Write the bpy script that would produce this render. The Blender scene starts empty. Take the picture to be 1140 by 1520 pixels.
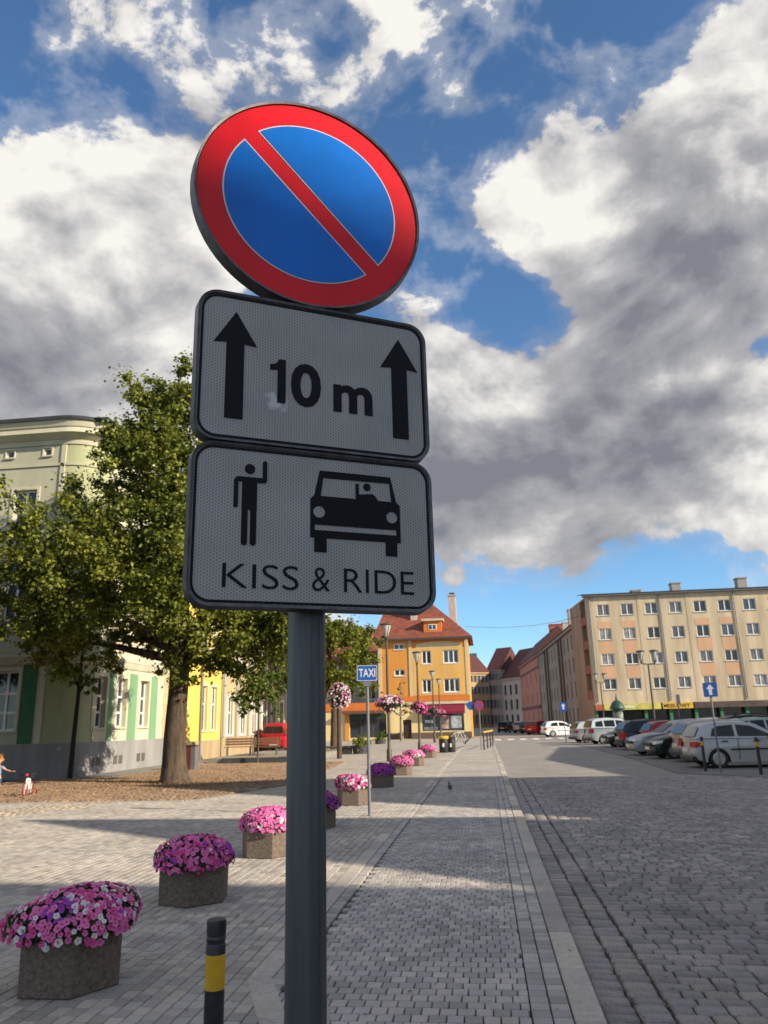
import bpy, bmesh, math, random
from mathutils import Vector, Matrix, noise as mnoise
import numpy as np
random.seed(7)
R = math.radians
S = bpy.context.scene
C = S.collection
# ------------------------------------------------------------------ camera
HC = 1.70; YAW = R(6.917); PITCH = R(15.468); ROLL = R(1.432); FPX = 1130.0
r0 = Vector((math.cos(YAW), math.sin(YAW), 0)); f0 = Vector((-math.sin(YAW), math.cos(YAW), 0)); up = Vector((0, 0, 1))
FW = f0*math.cos(PITCH) + up*math.sin(PITCH); uv_ = r0.cross(FW)
RT = r0*math.cos(ROLL) - uv_*math.sin(ROLL); UP = r0*math.sin(ROLL) + uv_*math.cos(ROLL)
cd = bpy.data.cameras.new('camera'); cam = bpy.data.objects.new('camera', cd); C.objects.link(cam)
M = Matrix((RT, UP, -FW)).transposed().to_4x4(); M.translation = (0, 0, HC); cam.matrix_world = M
cd.sensor_fit = 'HORIZONTAL'; cd.sensor_width = 36; cd.lens = FPX/1140*36
cd.clip_start = .05; cd.clip_end = 5000
cd.dof.use_dof = True; cd.dof.focus_distance = 1.35; cd.dof.aperture_fstop = 19
S.camera = cam
def seen(x, y, z=0, pad=25):
    v = Vector((x, y, z-HC)); w = v.dot(FW)
    if w < .2: return None
    px = 570+FPX*v.dot(RT)/w; py = 760-FPX*v.dot(UP)/w
    return w if -pad < px < 1140+pad and -pad < py < 1520+pad else None
def direction(px, py):
    return (FW + RT*((px-570)/FPX) - UP*((py-760)/FPX)).normalized()
# ------------------------------------------------------------------ light
SUN_EL = R(25); SUN_AZ = R(110)
sv = Vector((math.sin(SUN_AZ)*math.cos(SUN_EL), math.cos(SUN_AZ)*math.cos(SUN_EL), math.sin(SUN_EL)))
sl = bpy.data.lights.new('sun', 'SUN'); sl.energy = 5.0; sl.angle = R(.55); sl.color = (1, .86, .66)
so = bpy.data.objects.new('sun', sl); C.objects.link(so); so.rotation_euler = (-sv).to_track_quat('-Z', 'Y').to_euler()
so.location = (30, -20, 40)
w = bpy.data.worlds.new('World'); S.world = w; w.use_nodes = True
nt = w.node_tree; N = nt.nodes; LK = nt.links; N.clear()
def nd(t, **k):
    n = N.new(t)
    for a, b in k.items(): setattr(n, a, b)
    return n
def mth(op, a, b=None, c=None, clamp=False):
    n = nd('ShaderNodeMath', operation=op, use_clamp=clamp)
    for i, q in enumerate((a, b, c)):
        if q is None: continue
        if isinstance(q, (int, float)): n.inputs[i].default_value = q
        else: LK.new(q, n.inputs[i])
    return n.outputs[0]
tc = nd('ShaderNodeTexCoord'); V = tc.outputs['Generated']
sky = nd('ShaderNodeTexSky', sky_type='NISHITA', sun_disc=False)
sky.sun_elevation = SUN_EL; sky.sun_rotation = SUN_AZ; sky.altitude = 900; sky.air_density = 1.0; sky.dust_density = .15; sky.ozone_density = 3.2
def cloudnoise(off, scale, detail, dist, rough=.60):
    mp = nd('ShaderNodeMapping'); LK.new(V, mp.inputs[0]); mp.inputs['Location'].default_value = off; mp.inputs['Scale'].default_value = (1, 1, 1.35)
    n = nd('ShaderNodeTexNoise'); LK.new(mp.outputs[0], n.inputs['Vector'])
    n.inputs['Scale'].default_value = scale; n.inputs['Detail'].default_value = detail; n.inputs['Roughness'].default_value = rough; n.inputs['Distortion'].default_value = dist
    return n.outputs[0]
O0 = (3.1, 1.7, 4.2)
n1 = cloudnoise(O0, 4.6, 12, .2)
nu = cloudnoise((O0[0]+.010*sv.x, O0[1]+.010*sv.y, O0[2]+.028), 4.6, 12, .2)
nf = cloudnoise((1.3, 5.1, 2.2), 15., 10, .5, .62)
s1 = cloudnoise(O0, 4.6, 2.5, .2)
s2 = cloudnoise((O0[0]+.03*sv.x, O0[1]+.03*sv.y, O0[2]+.12), 4.6, 2.5, .2)
n3 = cloudnoise((7.7, 2.2, 1.1), 2.0, 4, 0)
def blobs(lst):
    acc = None
    for px, py, rad, wt in lst:
        d = direction(px, py)
        dn = nd('ShaderNodeVectorMath', operation='DISTANCE'); LK.new(V, dn.inputs[0]); dn.inputs[1].default_value = d
        mr = nd('ShaderNodeMapRange', interpolation_type='SMOOTHSTEP'); LK.new(dn.outputs['Value'], mr.inputs[0])
        mr.inputs[1].default_value = 0; mr.inputs[2].default_value = rad/FPX; mr.inputs[3].default_value = wt; mr.inputs[4].default_value = 0
        acc = mr.outputs[0] if acc is None else mth('ADD', acc, mr.outputs[0])
    return acc
COV = [(90,330,330,.34),(230,400,260,.26),(60,560,240,.22),(490,90,150,.10),(150,70,160,.05),(620,10,100,.10),
       (1000,270,300,.34),(790,350,150,.22),(1090,170,180,.2),(960,430,240,.22),(620,580,220,.34),(700,620,200,.22),(900,640,280,.34),(1060,570,240,.22),(640,690,240,.22),
       (1000,710,200,.12),(760,815,130,.10),(870,110,90,.14),(690,150,45,.20),(1130,790,60,.14),(850,830,60,.1),(690,865,50,.1),
       (730,90,190,-.37),(640,250,170,-.24),(740,430,120,-.40),(800,470,90,-.2),(850,500,70,-.2),(960,10,170,-.34),(330,20,130,-.26),(190,150,110,-.2),(760,920,160,-.24),(1000,850,190,-.3),(40,60,130,-.16),(620,400,80,-.2)]
cov = blobs(COV)
dens = mth('ADD', mth('ADD', mth('ADD', mth('MULTIPLY', mth('SUBTRACT', n1, .5), 1.75), mth('MULTIPLY', mth('SUBTRACT', nf, .5), .44)), cov), mth('MULTIPLY_ADD', n3, .55, -.25))
al = nd('ShaderNodeMapRange', interpolation_type='SMOOTHSTEP'); LK.new(dens, al.inputs[0]); al.inputs[1].default_value = -.03; al.inputs[2].default_value = .10
veil = nd('ShaderNodeMapRange', interpolation_type='SMOOTHSTEP'); LK.new(dens, veil.inputs[0]); veil.inputs[1].default_value = -.17; veil.inputs[2].default_value = .02; veil.inputs[3].default_value = 0; veil.inputs[4].default_value = .26
dark = blobs([(1010,430,240,.24),(830,660,290,.42),(980,710,240,.32),(640,720,200,.40),(110,540,260,.22),(10,590,170,.2),(1120,470,170,.12)])
soft = mth('MULTIPLY', mth('SUBTRACT', s1, s2), 1.5)
fine = mth('MULTIPLY', mth('SUBTRACT', n1, nu), 2.6)
thick = nd('ShaderNodeMapRange', interpolation_type='SMOOTHSTEP'); LK.new(dens, thick.inputs[0]); thick.inputs[1].default_value = .05; thick.inputs[2].default_value = .6; thick.inputs[3].default_value = 0; thick.inputs[4].default_value = .22
sh = mth('SUBTRACT', mth('SUBTRACT', mth('ADD', mth('ADD', soft, fine), .84), thick.outputs[0]), dark, clamp=True)
cr = nd('ShaderNodeValToRGB'); LK.new(sh, cr.inputs[0]); e = cr.color_ramp.elements
e[0].position = .0; e[0].color = (.235, .245, .285, 1); e[1].position = .98; e[1].color = (1.0, .965, .915, 1)
m_ = e.new(.5); m_.color = (.475, .475, .495, 1)
tint = nd('ShaderNodeMix', data_type='RGBA', blend_type='MULTIPLY'); tint.inputs[0].default_value = 1; LK.new(sky.outputs[0], tint.inputs[6]); tint.inputs[7].default_value = (.78, .97, 1.05, 1)
bg1 = nd('ShaderNodeBackground'); LK.new(tint.outputs[2], bg1.inputs[0]); bg1.inputs[1].default_value = .105
bg2 = nd('ShaderNodeBackground'); LK.new(cr.outputs[0], bg2.inputs[0]); bg2.inputs[1].default_value = .58
mx = nd('ShaderNodeMixShader'); LK.new(mth('MAXIMUM', al.outputs[0], veil.outputs[0]), mx.inputs[0]); LK.new(bg1.outputs[0], mx.inputs[1]); LK.new(bg2.outputs[0], mx.inputs[2])
wo = nd('ShaderNodeOutputWorld'); LK.new(mx.outputs[0], wo.inputs[0])
S.view_settings.view_transform = 'Standard'; S.view_settings.look = 'None'; S.view_settings.exposure = .72; S.view_settings.gamma = 1
S.cycles.use_denoising = True; S.cycles.max_bounces = 6; S.cycles.transparent_max_bounces = 6
# ------------------------------------------------------------------ materials
MATS = {}
def mat(name, col, rough=.75, var=.15, scale=2.5, bump=0, bscale=40, metal=0, streak=0, spec=.5, stone=False, col2=None, coat=0, trans=0, emit=0):
    if name in MATS: return MATS[name]
    m = bpy.data.materials.new(name); m.use_nodes = True; t = m.node_tree; n = t.nodes; l = t.links
    b = n['Principled BSDF']; b.inputs['Roughness'].default_value = rough; b.inputs['Metallic'].default_value = metal
    b.inputs['Specular IOR Level'].default_value = spec; b.inputs['Coat Weight'].default_value = coat
    c = n.new('ShaderNodeTexCoord'); no = n.new('ShaderNodeTexNoise'); l.new(c.outputs['Object'], no.inputs['Vector'])
    no.inputs['Scale'].default_value = scale; no.inputs['Detail'].default_value = 6; no.inputs['Roughness'].default_value = .62
    if streak:
        mp = n.new('ShaderNodeMapping'); l.new(c.outputs['Object'], mp.inputs[0]); mp.inputs['Scale'].default_value = (1, 1, streak); l.new(mp.outputs[0], no.inputs['Vector'])
    fac = no.outputs[0]
    lo = tuple(max(0, q*(1-var*1.6)) for q in col); hi = tuple(q*(1+var*1.1) for q in (col2 or col))
    rp = n.new('ShaderNodeValToRGB'); rp.color_ramp.elements[0].position = .28; rp.color_ramp.elements[1].position = .72
    rp.color_ramp.elements[0].color = (*lo, 1); rp.color_ramp.elements[1].color = (*hi, 1); l.new(fac, rp.inputs[0])
    out = rp.outputs[0]
    if stone:      # stains over many stones
        ge = n.new('ShaderNodeNewGeometry'); ns = n.new('ShaderNodeTexNoise'); l.new(ge.outputs['Position'], ns.inputs['Vector']); ns.inputs['Scale'].default_value = .8; ns.inputs['Detail'].default_value = 9; ns.inputs['Roughness'].default_value = .68
        rs = n.new('ShaderNodeMapRange'); l.new(ns.outputs[0], rs.inputs[0]); rs.inputs[1].default_value = .32; rs.inputs[2].default_value = .66; rs.inputs[3].default_value = .74; rs.inputs[4].default_value = 1.10
        mz = n.new('ShaderNodeMix'); mz.data_type = 'RGBA'; mz.blend_type = 'MULTIPLY'; mz.inputs[0].default_value = 1; l.new(out, mz.inputs[6]); l.new(rs.outputs[0], mz.inputs[7]); out = mz.outputs[2]
        # every stone its own shade
        at = n.new('ShaderNodeAttribute'); at.attribute_name = 'tint'; oi = n.new('ShaderNodeObjectInfo')
        ad = n.new('ShaderNodeMath'); l.new(at.outputs['Fac'], ad.inputs[0]); l.new(oi.outputs['Random'], ad.inputs[1])
        fr = n.new('ShaderNodeMath'); fr.operation = 'FRACT'; l.new(ad.outputs[0], fr.inputs[0])
        r2 = n.new('ShaderNodeValToRGB'); E2 = r2.color_ramp.elements
        E2[0].color = (.70, .69, .70, 1); E2[1].color = (1.18, 1.15, 1.12, 1); q = E2.new(.55); q.color = (.98, .98, 1.0, 1); q = E2.new(.85); q.color = (1.06, 1.02, .96, 1)
        l.new(fr.outputs[0], r2.inputs[0])
        mxx = n.new('ShaderNodeMix'); mxx.data_type = 'RGBA'; mxx.blend_type = 'MULTIPLY'; mxx.inputs[0].default_value = 1
        l.new(out, mxx.inputs[6]); l.new(r2.outputs[0], mxx.inputs[7]); out = mxx.outputs[2]
    l.new(out, b.inputs['Base Color'])
    if bump:
        nb = n.new('ShaderNodeTexNoise'); l.new(c.outputs['Object'], nb.inputs['Vector']); nb.inputs['Scale'].default_value = bscale; nb.inputs['Detail'].default_value = 4
        bp = n.new('ShaderNodeBump'); bp.inputs['Strength'].default_value = bump; bp.inputs['Distance'].default_value = .02; l.new(nb.outputs[0], bp.inputs['Height']); l.new(bp.outputs[0], b.inputs['Normal'])
    if trans:
        tr = n.new('ShaderNodeBsdfTranslucent'); l.new(out, tr.inputs[0]); ms = n.new('ShaderNodeMixShader'); ms.inputs[0].default_value = trans
        l.new(b.outputs[0], ms.inputs[1]); l.new(tr.outputs[0], ms.inputs[2]); l.new(ms.outputs[0], n['Material Output'].inputs[0])
    if emit: b.inputs['Emission Color'].default_value = (*col, 1); b.inputs['Emission Strength'].default_value = emit
    MATS[name] = m; return m
def leafmat(name, c1, c2, c3):
    m = mat(name, c1, .55, .1, 1.2, trans=.32, col2=c2, spec=.35)
    n = m.node_tree.nodes; l = m.node_tree.links
    at = n.new('ShaderNodeAttribute'); at.attribute_name = 'tint'; rp = n.new('ShaderNodeValToRGB'); E_ = rp.color_ramp.elements
    E_[0].color = (*c1, 1); E_[1].color = (*c3, 1); q = E_.new(.6); q.color = (*c2, 1); l.new(at.outputs['Fac'], rp.inputs[0])
    for k in [x for x in l if x.to_socket.name in ('Base Color',) or (x.to_node.type == 'BSDF_TRANSLUCENT')]:
        s = k.to_socket; l.remove(k); l.new(rp.outputs[0], s)
    return m
GLASS = mat('window_glass', (.035, .045, .06), .06, .3, .7, spec=.8)
CARGLASS = mat('car_glass', (.012, .016, .017), .06, .1, 1, spec=.4)
WHITE = mat('white_paint', (.74, .74, .72), .45, .05)
BLACK = mat('black_plastic', (.015, .015, .017), .5, .2)
RUBBER = mat('rubber', (.02, .02, .02), .8, .2)
STEEL = mat('steel_grey', (.19, .2, .215), .5, .18, 6, metal=.35)
CHROME = mat('alloy', (.55, .56, .58), .3, .1, metal=.7)
CONC = mat('concrete_aggregate', (.165, .128, .102), .95, .38, 34, bump=.7, bscale=90)
# ------------------------------------------------------------------ mesh helpers
class MB:
    def __init__(s): s.v = []; s.f = []; s.mi = []; s.m = 0
    def add(s, vs, fs):
        o = len(s.v); s.v += [tuple(q) for q in vs]; s.f += [tuple(i+o for i in q) for q in fs]; s.mi += [s.m]*len(fs); return s
    def box(s, x0, x1, y0, y1, z0, z1):
        return s.add([(x0,y0,z0),(x1,y0,z0),(x1,y1,z0),(x0,y1,z0),(x0,y0,z1),(x1,y0,z1),(x1,y1,z1),(x0,y1,z1)],
                     [(3,2,1,0),(4,5,6,7),(0,1,5,4),(1,2,6,5),(2,3,7,6),(3,0,4,7)])
    def obox(s, o, u, n, a0, a1, b0, b1, z0, z1):     # box along u (a), n (b), z
        P = lambda a, b, z: (o[0]+u[0]*a+n[0]*b, o[1]+u[1]*a+n[1]*b, z)
        return s.add([P(a0,b0,z0),P(a1,b0,z0),P(a1,b1,z0),P(a0,b1,z0),P(a0,b0,z1),P(a1,b0,z1),P(a1,b1,z1),P(a0,b1,z1)],
                     [(3,2,1,0),(4,5,6,7),(0,1,5,4),(1,2,6,5),(2,3,7,6),(3,0,4,7)])
    def tube(s, pts, rad, k=8, caps=True):
        pts = [Vector(p) for p in pts]; rad = rad if isinstance(rad, (list, tuple)) else [rad]*len(pts); o = len(s.v); vs = []; fs = []
        prev = None
        for i, p in enumerate(pts):
            d = (pts[min(i+1, len(pts)-1)]-pts[max(i-1, 0)]).normalized()
            a = Vector((0, 0, 1)).cross(d) if abs(d.z) < .95 else Vector((1, 0, 0)).cross(d)
            if prev is not None and a.length > 0 and a.dot(prev) < 0: a = -a
            a.normalize(); prev = a; b = d.cross(a)
            for j in range(k):
                t = 2*math.pi*j/k; vs.append(p+(a*math.cos(t)+b*math.sin(t))*rad[i])
        for i in range(len(pts)-1):
            for j in range(k): fs.append((i*k+j, i*k+(j+1) % k, (i+1)*k+(j+1) % k, (i+1)*k+j))
        if caps: fs.append(tuple(range(k-1, -1, -1))); fs.append(tuple((len(pts)-1)*k+j for j in range(k)))
        return s.add(vs, fs)
    def lathe(s, prof, k=16, c=(0,0,0), axis='z'):
        vs = []; fs = []
        for r_, z in prof:
            for j in range(k):
                t = 2*math.pi*j/k; p = (r_*math.cos(t), r_*math.sin(t), z)
                if axis == 'y': p = (p[0], p[2], p[1])
                if axis == 'x': p = (p[2], p[0], p[1])
                vs.append((p[0]+c[0], p[1]+c[1], p[2]+c[2]))
        for i in range(len(prof)-1):
            for j in range(k): fs.append((i*k+j, i*k+(j+1) % k, (i+1)*k+(j+1) % k, (i+1)*k+j))
        fs.append(tuple(range(k-1, -1, -1))); fs.append(tuple((len(prof)-1)*k+j for j in range(k)))
        return s.add(vs, fs)
    def prism(s, poly, z0, z1):
        k = len(poly); return s.add([(p[0], p[1], z0) for p in poly]+[(p[0], p[1], z1) for p in poly],
            [tuple(range(k-1, -1, -1)), tuple(range(k, 2*k))]+[(i, (i+1) % k, k+(i+1) % k, k+i) for i in range(k)])
    def build(s, name, m, parent=None, smooth=0, bevel=0, world=True, fixn=True):
        me = bpy.data.meshes.new(name); v = s.v
        if parent is not None and world:
            L = parent.location
            if parent.parent is not None: L = L + parent.parent.location
            v = [(a-L.x, b-L.y, c-L.z) for a, b, c in v]
        me.from_pydata(v, [], s.f)
        ms = m if isinstance(m, (list, tuple)) else [m]
        for q in ms: me.materials.append(q)
        if len(ms) > 1: me.polygons.foreach_set('material_index', s.mi)
        if fixn:
            b = bmesh.new(); b.from_mesh(me); bmesh.ops.recalc_face_normals(b, faces=b.faces)
            if bevel: bmesh.ops.bevel(b, geom=[q for q in b.edges if q.is_manifold and q.calc_face_angle(0) > .6], offset=bevel, segments=1, affect='EDGES', clamp_overlap=True)
            b.to_mesh(me); b.free()
        if smooth: me.shade_smooth(); me.set_sharp_from_angle(angle=R(smooth))
        me.update(); o = bpy.data.objects.new(name, me); C.objects.link(o)
        if parent is not None: o.parent = parent
        return o
def tag(o, label=None, cat=None, group=None, kind=None):
    if label: o['label'] = label
    if cat: o['category'] = cat
    if group: o['group'] = group
    if kind: o['kind'] = kind
    return o
def thing(name, label, cat, loc=(0,0,0), rz=0, group=None):
    o = bpy.data.objects.new(name, None); o.empty_display_size = .2; C.objects.link(o); o.location = loc; o.rotation_euler = (0, 0, rz)
    return tag(o, label, cat, group)
def set_tint(me, vals): a = me.attributes.new('tint', 'FLOAT', 'FACE'); a.data.foreach_set('value', vals)
def text_mesh(txt, w, h, bold=0):
    cu = bpy.data.curves.new('text', 'FONT'); cu.body = txt; cu.size = 1; cu.offset = bold; cu.resolution_u = 4
    ob = bpy.data.objects.new('text', cu); C.objects.link(ob); dg = bpy.context.evaluated_depsgraph_get(); dg.update()
    me = bpy.data.meshes.new_from_object(ob.evaluated_get(dg)); bpy.data.objects.remove(ob)
    co = np.array([v.co[:] for v in me.vertices]); mn = co.min(0); mxx = co.max(0)
    fs = [tuple(p.vertices) for p in me.polygons]; bpy.data.meshes.remove(me)
    pts = [((c[0]-mn[0])/(mxx[0]-mn[0])*w, (c[1]-mn[1])/(mxx[1]-mn[1])*h) for c in co]
    return pts, fs
# ------------------------------------------------------------------ ground
SAND = mat('joint_sand', (.066, .058, .05), .95, .35, 14)
PAVE = mat('granite_paver', (.41, .385, .365), .85, .16, 9, bump=.25, bscale=120, stone=True)
PLAZA = mat('plaza_paver', (.41, .378, .34), .85, .16, 9, bump=.25, bscale=120, stone=True)
COB = mat('road_cobble', (.30, .277, .264), .72, .22, 7, bump=.45, bscale=60, stone=True)
SLAB = mat('granite_slab', (.43, .395, .355), .85, .14, 20, bump=.2, bscale=150, stone=True)
BROWN = mat('brown_cobble', (.30, .20, .13), .9, .3, 6, bump=.4, bscale=50, stone=True)
def far_paving(name, col, bw, bh, gap):
    m = bpy.data.materials.new(name); m.use_nodes = True; t = m.node_tree; n = t.nodes; l = t.links; b = n['Principled BSDF']; b.inputs['Roughness'].default_value = .85
    c = n.new('ShaderNodeTexCoord'); br = n.new('ShaderNodeTexBrick'); l.new(c.outputs['Object'], br.inputs['Vector']); br.inputs['Scale'].default_value = 1
    br.inputs['Brick Width'].default_value = bw; br.inputs['Row Height'].default_value = bh; br.inputs['Mortar Size'].default_value = gap; br.inputs['Bias'].default_value = 0
    br.inputs['Color1'].default_value = (*[q*.82 for q in col], 1); br.inputs['Color2'].default_value = (*[q*1.12 for q in col], 1); br.inputs['Mortar'].default_value = (*[q*.42 for q in col], 1)
    no = n.new('ShaderNodeTexNoise'); l.new(c.outputs['Object'], no.inputs['Vector']); no.inputs['Scale'].default_value = .7; no.inputs['Detail'].default_value = 8
    r = n.new('ShaderNodeMapRange'); l.new(no.outputs[0], r.inputs[0]); r.inputs[1].default_value = .3; r.inputs[2].default_value = .7; r.inputs[3].default_value = .82; r.inputs[4].default_value = 1.14
    x = n.new('ShaderNodeMix'); x.data_type = 'RGBA'; x.blend_type = 'MULTIPLY'; x.inputs[0].default_value = 1; l.new(br.outputs[0], x.inputs[6]); l.new(r.outputs[0], x.inputs[7]); l.new(x.outputs[2], b.inputs['Base Color'])
    return m
def sheet(name, poly, z, m, kind='structure'):
    o = MB().add([(p[0], p[1], z) for p in poly], [tuple(range(len(poly)))]).build(name, m, fixn=False); return tag(o, kind=kind)
ground = sheet('ground', [(-2500,-2500),(2500,-2500),(2500,2500),(-2500,2500)], -.115, mat('far_ground', (.16, .15, .14), .95, .2, .02))
road = sheet('road', [(.55,-40),(60,-40),(60,200),(.55,200)], -.098, SAND)
KX = .60; SX = -1.58
sidewalk = sheet('sidewalk', [(SX-.2,-6),(KX-.1,-6),(KX-.1,60),(SX-.2,60)], -.030, SAND)
plaza = sheet('plaza', [(-40,-10),(SX-.1,-10),(SX-.1,80),(-40,80)], -.034, SAND)
# beyond the built stones the paving is a finer pattern
YS = 25.0; YR = 25.0
tag(sheet('far_road', [(KX,YR),(60,YR),(60,200),(-40,200),(-40,82),(KX-.2,82),(KX-.2,60)], -.062, far_paving('far_road_cobble', (.275,.255,.24), .2, .135, .012)))
sheet('far_sidewalk', [(SX,YS),(KX-.18,YS),(KX-.18,81),(SX,81)], -.004, far_paving('far_sidewalk_paver', (.385,.36,.335), .108, .118, .008))
sheet('far_plaza', [(-40,20.5),(SX-.17,20.5),(SX-.17,82.5),(-40,82.5)], -.006, far_paving('far_plaza_paver', (.39,.355,.315), .14, .105, .007))

def stone_mesh(l, d, h, bev, crown, jit, rnd):
    """block with a bevelled, slightly domed top: footprint l x d, top at 0"""
    j = lambda: rnd.uniform(-jit, jit)
    a, b = l/2, d/2; base = [(-a+j(),-b+j()),(a+j(),-b+j()),(a+j(),b+j()),(-a+j(),b+j())]
    vs = [(x, y, -h) for x, y in base]+[(x, y, -bev) for x, y in base]
    ins = [(x*(1-bev*2.0/l), y*(1-bev*2.0/d), j()*.35) for x, y in base]; vs += ins
    fs = [(0,1,5,4),(1,2,6,5),(2,3,7,6),(3,0,4,7),(4,5,9,8),(5,6,10,9),(6,7,11,10),(7,4,8,11)]
    if crown: vs.append((0, 0, crown)); fs += [(8,9,12),(9,10,12),(10,11,12),(11,8,12)]
    else: fs.append((8,9,10,11))
    return vs, fs
def lay(parent, piece, stuffname, m, stones, z, h, bev, crown, jit, limit=300):
    """stones: (x, y, length along x, depth along y, rot). The ones that show largest become pieces, the rest one joined part."""
    rnd = random.Random(len(stones))
    ranked = []
    for s in stones:
        w_ = seen(s[0], s[1], 0, 15)
        ranked.append((w_/math.sqrt(s[2]*s[3]) if w_ else 1e9, s))
    ranked.sort(key=lambda q: q[0]); near = [q[1] for q in ranked[:limit] if q[0] < 1e8]; rest = [q[1] for q in ranked[len(near):]]
    variants = []
    for k in range(8):
        vs, fs = stone_mesh(1, 1, 1, .1, 0, 0, rnd)
        me = bpy.data.meshes.new(piece); variants.append(me)
        vs, fs = stone_mesh(.2, .2, h, bev, crown, jit, rnd)
        me.from_pydata([(a*5, b*5, c) for a, b, c in vs], [], fs); me.materials.append(m)
        if crown: me.shade_smooth(); me.set_sharp_from_angle(angle=R(50))
        me.update()
    for s in near:
        o = bpy.data.objects.new(piece, rnd.choice(variants)); C.objects.link(o); o.parent = parent
        o.location = (s[0], s[1], z+rnd.uniform(-1, 1)*jit*.5); o.rotation_euler = (rnd.gauss(0, jit*1.6), rnd.gauss(0, jit*1.6), s[4]); o.scale = (s[2], s[3], 1)
    V_ = []; F_ = []; T = []
    for s in rest:
        vs, fs = stone_mesh(s[2], s[3], h, bev, crown, jit, rnd); o = len(V_); c_, s_ = math.cos(s[4]), math.sin(s[4]); dz = z+rnd.uniform(-1, 1)*jit*.5
        tx, ty = rnd.gauss(0, jit*1.6), rnd.gauss(0, jit*1.6)
        V_ += [(s[0]+a*c_-b*s_, s[1]+a*s_+b*c_, dz+c+a*tx+b*ty) for a, b, c in vs]; F_ += [tuple(i+o for i in q) for q in fs]; t = rnd.random(); T += [t]*len(fs)
    me = bpy.data.meshes.new(stuffname); me.from_pydata(V_, [], F_); me.materials.append(m); set_tint(me, T)
    if crown: me.shade_smooth(); me.set_sharp_from_angle(angle=R(50))
    me.update(); o = bpy.data.objects.new(stuffname, me); C.objects.link(o); o.parent = parent; o['kind'] = 'stuff'
rnd = random.Random(3)
# --- sidewalk: running bond, courses across
st = []; y = 3.2; row = 0; CH = .118
while y < YS:
    x = SX+.03+(.0 if row % 2 else .054); xe = KX-.18-.245
    xs = SX+.012+.11+max(0, (5.70-y-CH)*.4-.04)
    while x < xe-.02:
        l = .108*rnd.uniform(.96, 1.04); x2 = min(x+l, xe)
        if x > xs-.02 and x2-x > .03: st.append(((x+x2)/2, y+CH/2+rnd.uniform(-.002,.002), x2-x-.007, CH-.008, rnd.gauss(0, .008)))
        x = x2
    st.append((xe+.062, y+CH/2, .112, CH-.008, rnd.gauss(0, .008))); st.append((xe+.182, y+CH/2, .112, CH-.008, rnd.gauss(0, .008)))
    st.append((xs-.06, y+CH/2+.03, .108, CH-.008, rnd.gauss(0, .01)))
    y += CH; row += 1
lay(sidewalk, 'paver', 'paver_field', PAVE, st, 0, .03, .006, 0, .0032)
# --- kerb and dividing strip of granite slabs
kerb = tag(MB().box(KX-.17, KX-.01, -6, 82, -.16, -.02).build('kerb', SAND), kind='structure')
def slab(parent, name, poly, z0, z1, m=SLAB):
    mb = MB().prism(poly, z0, z1); return mb.build(name, m, parent, bevel=.006)
y = 2.2
while y < 80:
    L_ = .98 if y < 45 else 3; dz = rnd.uniform(-.002, .002)
    slab(kerb, 'kerb_stone', [(KX-.178,y+.004),(KX,y+.004),(KX,y+L_-.004),(KX-.178,y+L_-.004)], -.2, .004+dz); y += L_
strip = tag(MB().box(SX-.16, SX-.01, 5.9, 60, -.08, -.02).build('paving_strip', SAND), kind='structure')
slab(strip, 'slab', [(SX-.175,5.83),(SX,5.83),(SX,6.5),(SX-.175,6.5)], -.06, .003)
y = 6.507
while y < 60:
    L_ = .8 if y < 40 else 4
    slab(strip, 'slab', [(SX-.175,y),(SX,y),(SX,y+L_-.007),(SX-.175,y+L_-.007)], -.06, .003+rnd.uniform(-.0015, .0015)); y += L_
cx, cy = .371, -.928     # the strip turns towards the road
for k in range(4):
    a = (SX-.175+cx*.8*k, 5.826+cy*.8*k); b_ = (SX+cx*.8*k+.012*(k == 0), 5.826+cy*.8*k)
    slab(strip, 'slab', [a, (a[0]+cx*.793, a[1]+cy*.793), (b_[0]+cx*.793, b_[1]+cy*.793), b_], -.06, .004)
# --- plaza: courses run with the street
st = []; x = -.5; col_ = 0; CW = .105
while x > -13.6:
    y = 3.0+rnd.uniform(0, .14)
    while y < 20.5:
        l = .14*rnd.uniform(.88, 1.12); xc = x-CW/2; yc = y+l/2
        lim = SX-.178+(max(0, (5.83-yc)*.4)+.10 if yc < 5.8 else 0)
        path = abs((xc+9.9)-(yc-18.1)*.445) < .85
        if not path and (xc+CW/2 < lim) and seen(xc, yc, 0, 60): st.append((xc+rnd.uniform(-.001,.001), yc, CW-.008, l-.008, rnd.gauss(0, .012)))
        y += l
    x -= CW
# the wedge of pavers on the near side of the turned strip
lay(plaza, 'paver', 'paver_field', PLAZA, st, -.002, .03, .006, 0, .0026)
# --- band of pale stones crossing the plaza
band = tag(MB().add([(-9.9+(5-18.1)*.445-.9,5,-.03),(-9.9+(5-18.1)*.445+.9,5,-.03),(-9.0+.95,20.2,-.03),(-9.9+.02,20.2,-.03)], [(0,1,2,3)]).build('pale_paving_band', SAND, fixn=False), kind='structure')
st = []; y = 6.0
while y < 20.4:
    xc = -9.9+(y-18.1)*.445; x = xc-.82
    while x < xc+.82:
        l = rnd.uniform(.12, .2)
        if seen(x, y, 0, 60): st.append((x+l/2, y+.07, l-.012, .128, rnd.gauss(0, .05)))
        x += l
    y += .14
lay(band, 'sett', 'sett_field', mat('pale_sett', (.42, .36, .29), .85, .2, 8, bump=.3, bscale=70, stone=True), st, .002, .04, .012, .006, .006, 200)
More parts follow.
